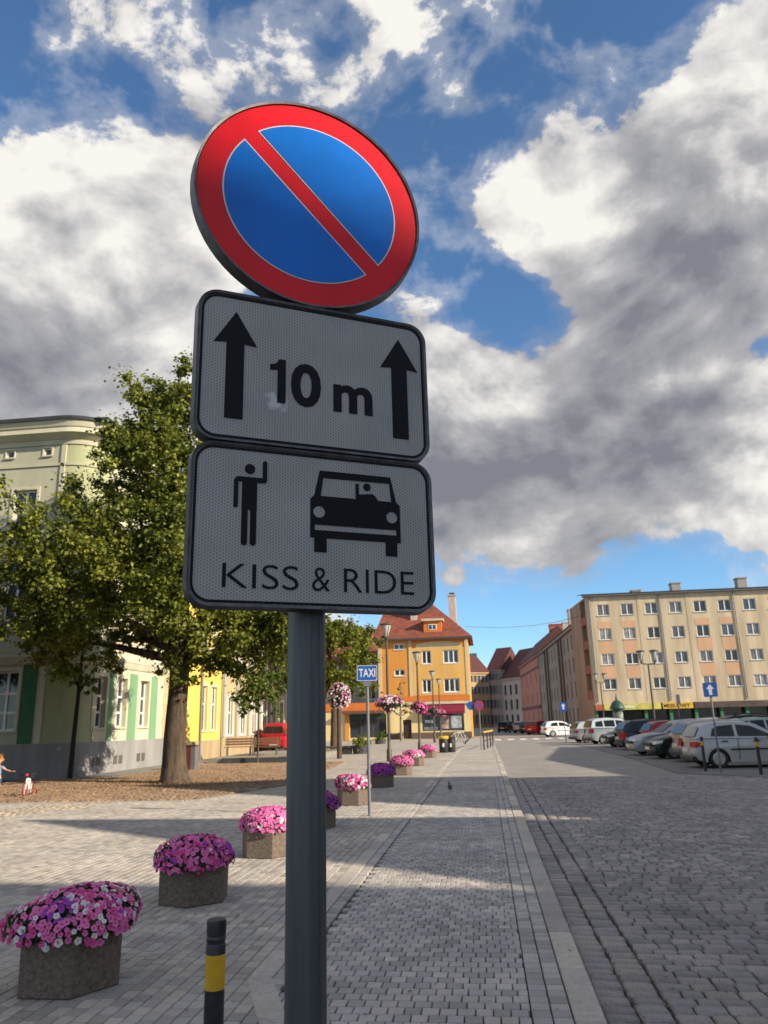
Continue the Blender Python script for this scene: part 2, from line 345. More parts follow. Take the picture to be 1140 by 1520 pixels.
# --- road cobbles: two gutter courses along the kerb, then courses across
st = []; y = 3.4
for k in range(2):
    y = 3.4
    while y < YR:
        l = rnd.uniform(.12, .17); st.append((KX+.115+k*.215+rnd.uniform(-.008,.008), y+l/2, rnd.uniform(.185, .203), l-.02, rnd.gauss(0, .05))); y += l
y = 3.4
while y < YR:
    h_ = rnd.uniform(.125, .15); x = KX+.438+rnd.uniform(0, .014)
    while x < y*.36+1.2:
        l = rnd.uniform(.13, .23); wob = .018*math.sin(x*1.7+y*.5)
        if seen(x+l/2, y, 0, 40): st.append((x+l/2, y+h_/2+wob+rnd.uniform(-.006,.006), l-.014, h_-.013+rnd.uniform(-.006,.004), rnd.gauss(0, .03)))
        x += l
    y += h_
lay(road, 'cobble', 'cobble_field', COB, st, -.052, .05, .013, .005, .0065)
mb = MB()
for k in range(700):      # stray leaves, twigs and grit on the paving
    y = 3.6+rnd.random()**1.4*17; x = rnd.uniform(-1.7-y*.42, .6+y*.3); a = rnd.random()*6.3; s_ = rnd.choice((.004, .006, .01, .018))*rnd.uniform(.7, 1.3); z = (.006 if x < KX else -.038)+rnd.uniform(0, .002)
    mb.add([(x+s_*math.cos(a), y+s_*math.sin(a), z), (x-s_*.5*math.sin(a), y+s_*.5*math.cos(a), z+s_*.3), (x-s_*math.cos(a), y-s_*math.sin(a), z), (x+s_*.5*math.sin(a), y-s_*.5*math.cos(a), z+s_*.2)], [(0,1,2,3)])
tag(mb.build('paving_litter', mat('stray_leaf', (.13, .085, .04), .9, .5, 9), fixn=False), kind='stuff')
# leaf litter and dirt in the gutter joints
mb = MB()
for k in range(420):
    x = KX+(.222 if rnd.random() < .6 else .43)+rnd.gauss(0, .012); y = 3.6+rnd.random()**1.6*9; a = rnd.random()*6.3; s_ = rnd.uniform(.006, .02); z = -.05+rnd.uniform(0, .008)
    mb.add([(x+s_*math.cos(a), y+s_*math.sin(a), z), (x-s_*.5*math.sin(a), y+s_*.5*math.cos(a), z+.004), (x-s_*math.cos(a), y-s_*math.sin(a), z), (x+s_*.5*math.sin(a), y-s_*.5*math.cos(a), z+.003)], [(0,1,2,3)])
tag(mb.build('leaf_litter', mat('dry_leaf', (.16, .085, .035), .9, .4, 30), fixn=False), kind='stuff')
# --- brown cobbled ground under the trees
BP = [(-40,19.1),(-7.35,18.7),(-5.85,23.3),(-6.6,36.5),(-13.6,36.5),(-13.6,28.0),(-40,27.0)]
cob = sheet('tree_bed', BP, .004, mat('bed_soil', (.10, .068, .045), .95, .3, 8))
def inside(p, poly):
    c = False
    for i in range(len(poly)):
        a, b = poly[i], poly[i-1]
        if (a[1] > p[1]) != (b[1] > p[1]) and p[0] < (b[0]-a[0])*(p[1]-a[1])/(b[1]-a[1])+a[0]: c = not c
    return c
st = []; y = 18.7
while y < 36.4:
    x = -16.5
    while x < -5.8:
        l = rnd.uniform(.1, .17)
        if inside((x, y), BP) and seen(x, y, 0, 20) and rnd.random() < .97: st.append((x+l/2, y+.06+rnd.uniform(-.012,.012), l-.018, rnd.uniform(.095,.12), rnd.gauss(0, .16)))
        x += l
    y += .125
lay(cob, 'cobble', 'cobble_field', BROWN, st, .03, .04, .016, .012, .011, 150)
mb = MB()
for k in range(2600):
    x = rnd.uniform(-15, -5.9); y = rnd.uniform(18.8, 36)
    if rnd.random() < .35: x, y = -9.9+rnd.gauss(0, 1.6), 24.4+rnd.gauss(0, 1.3)
    if not inside((x, y), BP): continue
    a = rnd.random()*6.3; s_ = rnd.uniform(.025, .05); z = .045+rnd.uniform(0, .01); tz = rnd.uniform(0, .025)
    mb.add([(x+s_*math.cos(a), y+s_*math.sin(a), z), (x-s_*.6*math.sin(a), y+s_*.6*math.cos(a), z+tz), (x-s_*math.cos(a), y-s_*math.sin(a), z), (x+s_*.6*math.sin(a), y-s_*.6*math.cos(a), z+tz*.5)], [(0,1,2,3)])
tag(mb.build('fallen_leaves', mat('fallen_leaf', (.36, .21, .06), .85, .45, 3), fixn=False), kind='stuff')
edge_ = tag(MB().box(-40, -7.3, 18.62, 18.72, -.05, .02).build('bed_edging', SLAB), kind='structure')
walk = tag(MB().add([(-15.4,28.0,.03),(-13.62,28.0,.03),(-13.62,60,.03),(-15.4,60,.03),(-13.62,28.0,-.03),(-13.62,60,-.03),(-40,27.9,.03),(-15.4,27.9,.03),(-40,26.6,.03),(-13.62,26.9,.03)], [(0,1,2,3),(1,4,5,2),(6,8,9,0)]).build('footpath', mat('footpath_slab', (.22,.205,.185), .9, .15, 3), fixn=False), kind='structure')
# painted crossing far down the road
cross = tag(MB().box(KX+.5, 9, 78.6, 78.7, -.075, -.066).build('crossing_edge', SAND), kind='structure')
for k in range(6):
    MB().box(.8+k*1.15, 1.35+k*1.15, 72, 75.5, -.07, -.056).build('painted_bar', WHITE, cross)
tag(MB().prism([(5.9,26.2),(6.2,36),(6.15,50),(5.9,56),(30,56),(30,24),(8.9,22.6)], -.2, -.035).build('parking_lot', far_paving('lot_paving', (.19,.18,.175), .2, .1, .008)), kind='structure')
# ------------------------------------------------------------------ the sign post
AZ = R(29); SU = Vector((math.cos(AZ), math.sin(AZ), 0)); SN = Vector((math.sin(AZ), -math.cos(AZ), 0))   # along the plates, out of the plates
K = 1.127; UC = .343
ORG = -SN*K + SU*UC          # centre line of the plates' faces, z = 0
post = ORG - SN*.062
def film(name, col, dot, scale=300., dotmix=.6, rough=.35, grad=None):
    m = bpy.data.materials.new(name); m.use_nodes = True; t = m.node_tree; n = t.nodes; l = t.links; b = n['Principled BSDF']; b.inputs['Roughness'].default_value = rough; b.inputs['Specular IOR Level'].default_value = .22
    c = n.new('ShaderNodeTexCoord'); sp = n.new('ShaderNodeSeparateXYZ'); l.new(c.outputs['Object'], sp.inputs[0])
    def mm(op, a, b_=None):
        q = n.new('ShaderNodeMath'); q.operation = op
        for i, z in enumerate((a, b_)):
            if z is None: continue
            if isinstance(z, (int, float)): q.inputs[i].default_value = z
            else: l.new(z, q.inputs[i])
        return q.outputs[0]
    # honeycomb of retroreflective cells
    s3 = math.pi*2/scale_m(scale)
    a = mm('COSINE', mm('MULTIPLY', sp.outputs[0], s3)); bq = mm('COSINE', mm('ADD', mm('MULTIPLY', sp.outputs[0], s3*.5), mm('MULTIPLY', sp.outputs[2], s3*.866))); cq = mm('COSINE', mm('SUBTRACT', mm('MULTIPLY', sp.outputs[0], s3*.5), mm('MULTIPLY', sp.outputs[2], s3*.866)))
    h = mm('ADD', mm('ADD', a, bq), cq)
    mr = n.new('ShaderNodeMapRange'); l.new(h, mr.inputs[0]); mr.inputs[1].default_value = -.9; mr.inputs[2].default_value = 1.0
    no = n.new('ShaderNodeTexNoise'); l.new(c.outputs['Object'], no.inputs['Vector']); no.inputs['Scale'].default_value = 9; no.inputs['Detail'].default_value = 7
    x = n.new('ShaderNodeMix'); x.data_type = 'RGBA'; l.new(mr.outputs[0], x.inputs[0]); x.inputs[6].default_value = (*col, 1); x.inputs[7].default_value = (*dot, 1)
    v = n.new('ShaderNodeMapRange'); l.new(no.outputs[0], v.inputs[0]); v.inputs[1].default_value = .3; v.inputs[2].default_value = .7; v.inputs[3].default_value = .88; v.inputs[4].default_value = 1.1
    y = n.new('ShaderNodeMix'); y.data_type = 'RGBA'; y.blend_type = 'MULTIPLY'; y.inputs[0].default_value = 1; l.new(x.outputs[2], y.inputs[6]); l.new(v.outputs[0], y.inputs[7])
    out = y.outputs[2]
    if grad:     # a pale patch with a ragged shape
        sx, sz, rad = grad
        d = mm('SQRT', mm('ADD', mm('POWER', mm('SUBTRACT', sp.outputs[0], sx), 2), mm('POWER', mm('MULTIPLY', mm('SUBTRACT', sp.outputs[2], sz), 1.3), 2)))
        n2_ = n.new('ShaderNodeTexNoise'); l.new(c.outputs['Object'], n2_.inputs['Vector']); n2_.inputs['Scale'].default_value = 70; n2_.inputs['Detail'].default_value = 6
        f = n.new('ShaderNodeMapRange'); l.new(mm('ADD', mm('DIVIDE', d, rad), mm('MULTIPLY', n2_.outputs[0], 1.5)), f.inputs[0]); f.inputs[1].default_value = 1.0; f.inputs[2].default_value = 1.35; f.inputs[3].default_value = .85; f.inputs[4].default_value = 0
        g = n.new('ShaderNodeMix'); g.data_type = 'RGBA'; l.new(f.outputs[0], g.inputs[0]); l.new(out, g.inputs[6]); g.inputs[7].default_value = (.6, .6, .6, 1); out = g.outputs[2]
    l.new(out, b.inputs['Base Color']); return m
def scale_m(s): return s
FILM1 = film('white_reflective_film', (.40, .385, .38), (.245, .235, .235), .0045)
FILM1b = film('pale_patch_reflective_film', (.40, .385, .38), (.245, .235, .235), .0045, grad=(-.070, 2.208, .036))
RED = film('red_reflective_film', (.74, .010, .018), (.60, .007, .013), .0047, rough=.3); BLUE = film('blue_reflective_film', (.003, .17, .66), (.003, .125, .52), .0047, rough=.3)
PRINT = mat('black_print', (.006, .006, .009), .6, .15, 20, spec=.18); RIM = mat('dark_sign_rim', (.10, .10, .105), .45, .35, 40, metal=.4)
LINE = mat('white_print_line', (.62, .63, .66), .4, .08, 30); BACK = mat('galvanised_back', (.33, .34, .35), .5, .12, 12, metal=.5)
POLE = mat('dark_painted_pole', (.105, .115, .125), .45, .34, 26, streak=.04, metal=.3)
ang = math.atan2(SU.y, SU.x)
def signmesh(name, parent, m, shapes, y0, y1):
    """flat polygons in plate coordinates (u, z), extruded from y0 to y1 (minus is outwards)"""
    mb = MB()
    for poly in shapes:
        k = len(poly); mb.add([(p[0], y0, p[1]) for p in poly]+[(p[0], y1, p[1]) for p in poly], [tuple(range(k)), tuple(range(2*k-1, k-1, -1))]+[(i, (i+1) % k, k+(i+1) % k, k+i) for i in range(k)])
    return mb.build(name, m, parent, world=False)
def rrect(x0, x1, z0, z1, r, k=7):
    P = []
    for cx_, cz_, a0 in ((x1-r, z1-r, 0), (x0+r, z1-r, 90), (x0+r, z0+r, 180), (x1-r, z0+r, 270)):
        P += [(cx_+r*math.cos(R(a0+90*i/k)), cz_+r*math.sin(R(a0+90*i/k))) for i in range(k+1)]
    return P
def ring(outer, inner): # list of quads
    n = len(outer); return [[outer[i], outer[(i+1) % n], inner[(i+1) % n], inner[i]] for i in range(n)]
def circ(cx_, cz_, r, k=48, a0=0, a1=360): return [(cx_+r*math.cos(R(a0+(a1-a0)*i/k)), cz_+r*math.sin(R(a0+(a1-a0)*i/k))) for i in range(k if a1-a0 == 360 else k+1)]
def signthing(name, label): return thing(name, label, 'road sign', tuple(ORG), ang)
# pole
po = thing('sign_pole', 'thick dark grey metal pole carrying the no parking disc and two plates', 'pole', (post.x, post.y, 0))
prof = []
mb = MB()
vs = []; k = 40; rr = .0302
for j in range(k):
    t = 2*math.pi*j/k; q = rr
    dlt = abs(((math.degrees(t)-(-28)+180) % 360)-180)
    if dlt < 7: q -= .0035
    dl2 = abs(((math.degrees(t)-(-58)+180) % 360)-180)
    if dl2 < 5: q -= .0018
    vs.append((q*math.cos(t), q*math.sin(t)))
mb.prism(vs, -.03, 2.75); mb.build('tube', POLE, po, world=False, smooth=40)
MB().lathe([(.031,2.748),(.033,2.75),(.033,2.765),(.02,2.772)], 24).build('cap', BLACK, po, world=False, smooth=40)
def plate(name, label, z0, z1, facemat):
    t = signthing(name, label)
    o = rrect(-.2015, .2015, z0, z1, .034); i_ = rrect(-.1972, .1972, z0+.0043, z1-.0043, .030)
    signmesh('face', t, facemat, [i_], 0, .004)
    signmesh('back_panel', t, BACK, [i_], .0045, .012)
    rim = MB(); n = len(o); vs = []
    for yy, pl in ((-.003, i_), (-.0045, o), (.018, rrect(-.204, .204, z0-.0025, z1+.0025, .036)), (.018, i_)): vs += [(p[0], yy, p[1]) for p in pl]
    fs = []
    for a in range(4):
        b = (a+1) % 4
        for j in range(n): fs.append((a*n+j, a*n+(j+1) % n, b*n+(j+1) % n, b*n+j))
    rim.add(vs, fs).build('rim', RIM, t, world=False, smooth=35)
    bo = rrect(-.1958, .1958, z0+.0057, z1-.0057, .029); bi = rrect(-.1918, .1918, z0+.0097, z1-.0097, .025)
    signmesh('border_line', t, PRINT, ring(bo, bi), -.0012, -.0002)
    return t
def clamps(t, z):
    for zz in z:
        mb = MB().box(-.055, .055, .013, .022, zz-.012, zz+.012)
        mb.lathe([(.033,zz-.011),(.0335,zz-.011),(.0335,zz+.011),(.033,zz+.011)], 20, (0, .062, 0))
        mb.build('clamp', STEEL, t, world=False)
t1 = plate('distance_plate', 'grey rectangular plate reading 10 m between two black up arrows', 2.131, 2.392, FILM1b); clamps(t1, (2.19, 2.33))
for cx_ in (-.1395, .149):
    b = 2.170; signmesh('arrow', t1, PRINT, [[(cx_-.0147,b),(cx_+.0147,b),(cx_+.0147,2.302),(cx_+.0352,2.300),(cx_,2.3585),(cx_-.0352,2.300),(cx_-.0147,2.302)]], -.0014, -.0001)
def put_text(t, txt, x0, x1, z0, z1, m=PRINT, bold=0, y=-.0012, name='lettering'):
    pts, fs = text_mesh(txt, x1-x0, z1-z0, bold); mb = MB().add([(x0+p[0], y, z0+p[1]) for p in pts], fs); o = mb.build(name, m, t, world=False); return o
put_text(t1, '0', -.0465, .0055, 2.2055, 2.2835, bold=.03); signmesh('lettering', t1, PRINT, [[(-.0553,2.2072),(-.0553,2.2848),(-.0665,2.2848),(-.0715,2.2765),(-.0815,2.2735),(-.0815,2.2640),(-.0690,2.2655),(-.0690,2.2072)]], -.0012, -.0001); put_text(t1, 'm', .0272, .0975, 2.2047, 2.2552, bold=.03)
t2 = plate('kiss_and_ride_plate', 'grey plate with waving man, car front and the words KISS & RIDE', 1.871, 2.128, FILM1); clamps(t2, (1.93, 2.07))
put_text(t2, 'KISS', -.149, -.0312, 1.8995, 1.937, bold=-.008); put_text(t2, '&', -.0097, .0194, 1.8995, 1.937, bold=-.008); put_text(t2, 'RIDE', .0427, .1636, 1.9000, 1.9375, bold=-.008)
def cap(x0, z0, x1, z1, r, k=6):   # capsule
    a = math.degrees(math.atan2(z1-z0, x1-x0)); return circ(x1, z1, r, k, a-90, a+90)+circ(x0, z0, r, k, a+90, a+270)
mx_ = -.1108
mb_man = [circ(mx_, 2.0885, .0082, 18), [(mx_-.0185,2.0750),(mx_+.0225,2.0750),(mx_+.0225,2.0667),(mx_+.0118,2.0667),(mx_+.0118,2.022),(mx_-.0118,2.022),(mx_-.0118,2.0667),(mx_-.0243,2.067),(mx_-.0225,2.0725)],
    cap(mx_+.0238, 2.0708, mx_+.0238, 2.1003, .0035), cap(mx_-.0210, 2.0683, mx_-.0210, 2.0275, .0034), cap(mx_-.0069, 2.025, mx_-.0069, 1.9702, .0047), cap(mx_+.0067, 2.025, mx_+.0067, 1.9702, .0047)]
for k_, sh_ in enumerate(mb_man): signmesh('pictogram_man', t2, PRINT, [sh_], -.0012-.0001*k_, -.0001) if k_ == 0 else None
signmesh('pictogram_man_body', t2, PRINT, mb_man[1:2], -.0013, -.0001)
for k_, q in enumerate(mb_man[2:]): signmesh('pictogram_limb', t2, PRINT, [q], -.0014-.0001*k_, -.0001)
cx_ = .0648
def sym(pts): return [(cx_+a, b) for a, b in pts]
carp = [(-.0617,2.0975),(.0617,2.0975),(.0715,2.0525),(.0775,2.0485),(.0775,1.985),(-.0775,1.985),(-.0775,2.0485),(-.0715,2.0525)]
# silhouette with the windscreen, lamps and bumper line left open, built from strips
A = sym
signmesh('pictogram_car', t2, PRINT, [A([(-.0617,2.0975),(.0617,2.0975),(.0595,2.0865),(-.0560,2.0855)])], -.0013, -.0001)
signmesh('pictogram_car', t2, PRINT, [A([(-.0617,2.0975),(-.0560,2.0855),(-.0600,2.0550),(-.0715,2.0525)])], -.0013, -.0001)
signmesh('pictogram_car', t2, PRINT, [A([(.0595,2.0865),(.0617,2.0975),(.0715,2.0525),(.0630,2.0550)])], -.0013, -.0001)
hood = MB()
def holepoly():  # body front with two round lamps: grid of polygons around circles
    out = []
    L1, R1 = -.0775, .0775; zt, zb = 2.0485, 2.0065
    for sx in (-1, 1):
        c0 = (cx_+sx*.0628, 2.0278); ci = circ(c0[0], c0[1], .0098, 24)
        x0, x1 = (cx_-.0775, cx_-.050) if sx < 0 else (cx_+.050, cx_+.0775)
        oq = []
        for p in ci:
            dx, dz = p[0]-c0[0], p[1]-c0[1]; s_ = 1e9
            for a, lim in ((dx, (x1-c0[0]) if dx > 0 else (x0-c0[0])), (dz, (zt-c0[1]) if dz > 0 else (zb-c0[1]))):
                if abs(a) > 1e-6: s_ = min(s_, lim/a)
            oq.append((c0[0]+dx*s_, c0[1]+dz*s_))
        out += ring(oq, ci)
        for (ex, ez) in ((x0, zt), (x1, zt), (x0, zb), (x1, zb)):
            best = sorted(oq, key=lambda q: (q[0]-ex)**2+(q[1]-ez)**2)[:2]; out.append([(ex, ez), best[0], best[1]])
    out.append([(cx_-.050, zb), (cx_+.050, zb), (cx_+.050, zt), (cx_-.050, zt)])
    out.append([(cx_-.0775, zt), (cx_+.0775, zt), (cx_+.0715, 2.0545), (cx_-.0715, 2.0545)])
    return out
mb = MB()
for q in holepoly(): mb.add([(p[0], -.0012, p[1]) for p in q], [tuple(range(len(q)))])
mb.build('pictogram_bonnet', PRINT, t2, world=False)
signmesh('pictogram_bumper', t2, PRINT, [A([(-.0775,1.985),(.0775,1.985),(.0775,1.9975),(-.0775,1.9975)]), A([(-.0775,1.9970),(-.0703,1.9970),(-.0703,2.0066),(-.0775,2.0066)]), A([(.0703,1.9970),(.0775,1.9970),(.0775,2.0066),(.0703,2.0066)])], -.0013, -.0001)
for s_ in (-1, 1): signmesh('pictogram_wheel', t2, PRINT, [A([(s_*.0505,1.9620),(s_*.0710,1.9620),(s_*.0710,1.9853),(s_*.0505,1.9853)])], -.0014, -.0001)
signmesh('pictogram_driver', t2, PRINT, [circ(cx_+.0198, 2.0765, .0066, 16)], -.0013, -.0001)
signmesh('pictogram_driver', t2, PRINT, [A([(.0000,2.0560),(.0050,2.0625),(.0290,2.0655),(.0350,2.0610),(.0385,2.0545),(.002,2.0540)])], -.0014, -.0001)
signmesh('pictogram_driver', t2, PRINT, [A([(-.0002,2.0560),(.0052,2.0600),(.0052,2.0805),(-.0002,2.0810)])], -.0015, -.0001)
# the round sign
t3 = thing('no_parking_disc', 'round red and blue no parking sign topping the dark pole', 'road sign', tuple(ORG), ang); clamps(t3, (2.5, 2.7))
dc = (-.010, 2.602); RO = .209
signmesh('face', t3, RED, [circ(*dc, RO-.005, 72)], 0, .004); signmesh('back_panel', t3, BACK, [circ(*dc, RO-.005, 48)], .0045, .014)
rim = MB(); n_ = 72; vs = []
for yy, rr in ((-.003, RO-.004), (-.0045, RO), (.022, RO+.003), (.022, RO-.006)): vs += [(p[0], yy, p[1]) for p in circ(*dc, rr, n_)]
rim.add(vs, [(a*n_+j, a*n_+(j+1) % n_, ((a+1) % 4)*n_+(j+1) % n_, ((a+1) % 4)*n_+j) for a in range(4) for j in range(n_)]).build('rim', RIM, t3, world=False, smooth=35)
def halfdisc(r, off):
    a = math.degrees(math.acos(off/r)); P1 = circ(*dc, r, 40, 45-a, 45+a); return P1
def halfdisc2(r, off):
    a = math.degrees(math.acos(off/r)); return circ(*dc, r, 40, 225-a, 225+a)
for hd in (halfdisc, halfdisc2):
    signmesh('white_line', t3, LINE, [hd(.1605, .0165)], -.0010, -.0001); signmesh('blue_field', t3, BLUE, [hd(.1580, .0190)], -.0018, -.0011)
# ------------------------------------------------------------------ bollards
YEL = mat('yellow_band', (.62, .36, .012), .45, .1, 12); BOLL = mat('bollard_black', (.022, .023, .027), .42, .3, 15)
def bollard(loc, label, h=.92, r=.041, tilt=0):
    t = thing('bollard', label, 'bollard', loc, 0, 'black bollards with a yellow band')
    t.rotation_euler = (0, tilt, 0)
    MB().lathe([(r,-.06),(r,h-.245),(r,h-.1),(r*.985,h-.098),(r*.93,h-.095),(r*.93,h-.085),(r*.985,h-.082),(r,h-.08),(r,h-.073),(r*.95,h-.07),(r*.95,h-.062),(r,h-.06),(r,h-.012),(r*.96,h-.004),(r*.7,h)], 28).build('post', BOLL, t, world=False, smooth=35)
    MB().lathe([(r*.9,h-.268),(r*1.012,h-.267),(r*1.012,h-.135),(r*.9,h-.134)], 28).build('reflective_band', YEL, t, world=False, smooth=35)
    MB().lathe([(r*1.35,-.02),(r*1.35,.008),(r*1.05,.012),(r*.5,.012)], 24).build('base_ring', BOLL, t, world=False, smooth=35)
bollard((-1.193, 3.5, 0), 'black bollard with yellow band standing beside the dark sign pole', .907, .0415)
bollard((6.88, 26.68, -.04), 'black bollard with yellow band at the rear wheel of the silver hatchback', 1.06, .048)
bollard((7.95, 24.8, -.04), 'black bollard with yellow band in front of the doors of the silver hatchback', 1.06, .048)
# ------------------------------------------------------------------ planters and petunias
LEAF = leafmat('petunia_leaf', (.018, .035, .010), (.035, .065, .016), (.075, .11, .03))
FL = {'pink': ((.84, .19, .48), (.30, .015, .14)), 'white': ((.80, .78, .78), (.40, .36, .22)), 'purple': ((.36, .045, .42), (.12, .01, .16)), 'hot': ((.70, .07, .30), (.26, .01, .10))}
FM = {k: (mat('petal_'+k, c[0], .6, .16, 18, trans=.25), mat('throat_'+k, c[1], .7, .1, 20)) for k, c in FL.items()}
def flower_geo(r, rnd):
    vs = [(0, 0, -.25*r)]; fs = []
    for j in range(5): t = 2*math.pi*j/5; vs.append((.26*r*math.cos(t), .26*r*math.sin(t), -.04*r))
    for j in range(5):
        t = 2*math.pi*j/5
        for d_, q in ((-.50, .86), (-.22, 1.0), (.22, 1.0), (.50, .86)): vs.append((q*r*math.cos(t+d_), q*r*math.sin(t+d_), rnd.uniform(.02, .2)*r))
    th = [(0, 1+j, 1+(j+1) % 5) for j in range(5)]
    for j in range(5):
        a = 6+j*4; i = 1+j; fs += [(i, a+1, a), (i, a+2, a+1), (i, a+3, a+2)]
        b = 6+((j+1) % 5)*4; fs += [(i, b, a+3), (i, 1+(j+1) % 5, b)]
    return vs, th, fs
FV = {}
for ck in FM:
    FV[ck] = []
    for k in range(2):
        rr = random.Random(k+5); vs, th, fs = flower_geo(1, rr); mb = MB(); mb.m = 1; mb.add(vs, th); mb.m = 0; mb.add([], []); o = 0; mb.f += fs; mb.mi += [0]*len(fs)
        me = bpy.data.meshes.new('flower'); me.from_pydata(mb.v, [], mb.f); me.materials.append(FM[ck][0]); me.materials.append(FM[ck][1]); me.polygons.foreach_set('material_index', mb.mi); me.update(); FV[ck].append(me)
def quatz(n): return Vector((0, 0, 1)).rotation_difference(n)
def petunias(name, label, loc, rx, ry, rz, mix, nfl, single, seed, fr=.027, group=None, base_z=0, ball=False, droop=.04):
    rnd = random.Random(seed); t = thing(name, label, 'flowers', loc, 0, group or {'petunias': 'petunias in the concrete planters', 'hanging_flowers': 'flowers in lamp post baskets'}.get(name))
    lump = [(rnd.uniform(0, 6.28), rnd.uniform(.1, .9), rnd.uniform(-.17, .20)) for _ in range(11)]
    def surf(a, e_):   # point on the lumpy dome
        d = Vector((math.cos(a)*math.cos(e_), math.sin(a)*math.cos(e_), math.sin(e_))); s_ = 1+sum(w_*math.exp(-((a-la+math.pi) % (2*math.pi)-math.pi)**2*2.2-(e_-le)**2*5) for la, le, w_ in lump)
        return Vector((d.x*rx*s_, d.y*ry*s_, d.z*rz*s_+base_z)), d
    V_ = []; F_ = []; T = []
    for k in range(nfl*5):
        a = rnd.uniform(0, 6.283); e_ = rnd.uniform(-.9 if ball else -.25, 1.5); p, d = surf(a, e_); q = p*rnd.uniform(.72, .99); q.z = base_z+(p.z-base_z)*rnd.uniform(.55, .98)
        n = (d+Vector((rnd.gauss(0, .5), rnd.gauss(0, .5), rnd.gauss(.2, .5)))).normalized(); u = n.orthogonal().normalized(); u.rotate(Matrix.Rotation(rnd.random()*6.3, 3, n)); v = n.cross(u); s_ = fr*rnd.uniform(.7, 1.2)
        o = len(V_); V_ += [q+u*s_*1.4, q+v*s_*.6+n*s_*.2, q-u*s_, q-v*s_*.6+n*s_*.2]; F_.append((o, o+1, o+2, o+3)); T.append(rnd.random())
    me = bpy.data.meshes.new('foliage'); me.from_pydata([tuple(x) for x in V_], [], F_); me.materials.append(LEAF); set_tint(me, T); me.update()
    fo = bpy.data.objects.new('foliage', me); C.objects.link(fo); fo.parent = t; fo['kind'] = 'stuff'
    core = MB(); core.lathe([(rx*.3,base_z-.08),(rx*.82,base_z-.02),(rx*.8,base_z+rz*.35),(rx*.55,base_z+rz*.62),(rx*.1,base_z+rz*.74)], 14)
    if ball: core = MB(); core.lathe([(rx*.2,base_z-rz*.7),(rx*.7,base_z-rz*.4),(rx*.8,base_z),(rx*.7,base_z+rz*.4),(rx*.2,base_z+rz*.7)], 14)
    core.build('stems', mat('petunia_stems', (.018, .03, .010), .9, .4, 30), t, world=False, smooth=60)
    JV = {ck: ([], []) for ck in mix}; nsg = 0; cnt = 0; tries = 0; taken = []
    patches = [(rnd.uniform(0, 6.28), rnd.uniform(0, 1.2), rnd.choice(list(mix))) for _ in range(7)]
    while cnt < nfl and tries < nfl*14:
        tries += 1; a = rnd.uniform(0, 6.283); e_ = math.asin(rnd.uniform(-.85 if ball else -.10, 1)); p, d = surf(a, e_)
        if any((p-q).length < fr*1.05 for q in taken): continue
        taken.append(p); cnt += 1
        if e_ < .05 and not ball: p.z -= rnd.uniform(0, droop)
        ck = rnd.choices(list(mix), list(mix.values()))[0]
        for pa, pe, pc in patches:
            if ((a-pa+math.pi) % (2*math.pi)-math.pi)**2+(e_-pe)**2 < .12 and rnd.random() < .6: ck = pc
        n = (d+Vector((rnd.gauss(0, .28), rnd.gauss(-.12, .28), rnd.gauss(.1, .25)))).normalized(); s_ = fr*rnd.uniform(.62, 1.2)
        qn = quatz(n) @ Matrix.Rotation(rnd.random()*6.3, 3, 'Z').to_quaternion()
        if single and d.y < .25 and nsg < 285:
            nsg += 1
            o = bpy.data.objects.new('flower', rnd.choice(FV[ck])); C.objects.link(o); o.parent = t; o.location = p; o.rotation_mode = 'QUATERNION'; o.rotation_quaternion = qn; o.scale = (s_, s_, s_)
        else:
            me = rnd.choice(FV[ck]); V2, F2 = JV[ck]; o = len(V2); V2 += [p+qn @ (Vector(x.co)*s_) for x in me.vertices]; F2 += [(tuple(i+o for i in q.vertices), q.material_index) for q in me.polygons]
    if True:
        for ck, (V2, F2) in JV.items():
            if not V2: continue
            me = bpy.data.meshes.new('blossom'); me.from_pydata([tuple(x) for x in V2], [], [q[0] for q in F2]); me.materials.append(FM[ck][0]); me.materials.append(FM[ck][1]); me.polygons.foreach_set('material_index', [q[1] for q in F2]); me.update()
            o = bpy.data.objects.new('blossom', me); C.objects.link(o); o.parent = t; o['kind'] = 'stuff'
    return t
def planter(x, y, rot, label, R0=.375, h=.42):
    t = thing('planter', label, 'planter', (x, y, 0), R(rot), 'hexagonal concrete planters in a row')
    hexa = lambda r: [(r*math.cos(R(60*i)), r*math.sin(R(60*i))) for i in range(6)]
    b, tp, ti, si = hexa(R0*.985), hexa(R0), hexa(R0-.05), hexa(R0-.055)
    vs = [(p[0], p[1], .0) for p in b]+[(p[0], p[1], h) for p in tp]+[(p[0], p[1], h) for p in ti]+[(p[0], p[1], h-.1) for p in si]; fs = [tuple(range(5, -1, -1))]
    for a in range(3): fs += [(a*6+j, a*6+(j+1) % 6, (a+1)*6+(j+1) % 6, (a+1)*6+j) for j in range(6)]
    MB().add(vs, fs).build('basin', CONC, t, world=False, bevel=.008)
    MB().prism([(p[0]*.995, p[1]*.995) for p in si], h-.12, h-.06).build('soil', mat('soil', (.03, .02, .013), .95, .3, 20), t, world=False)
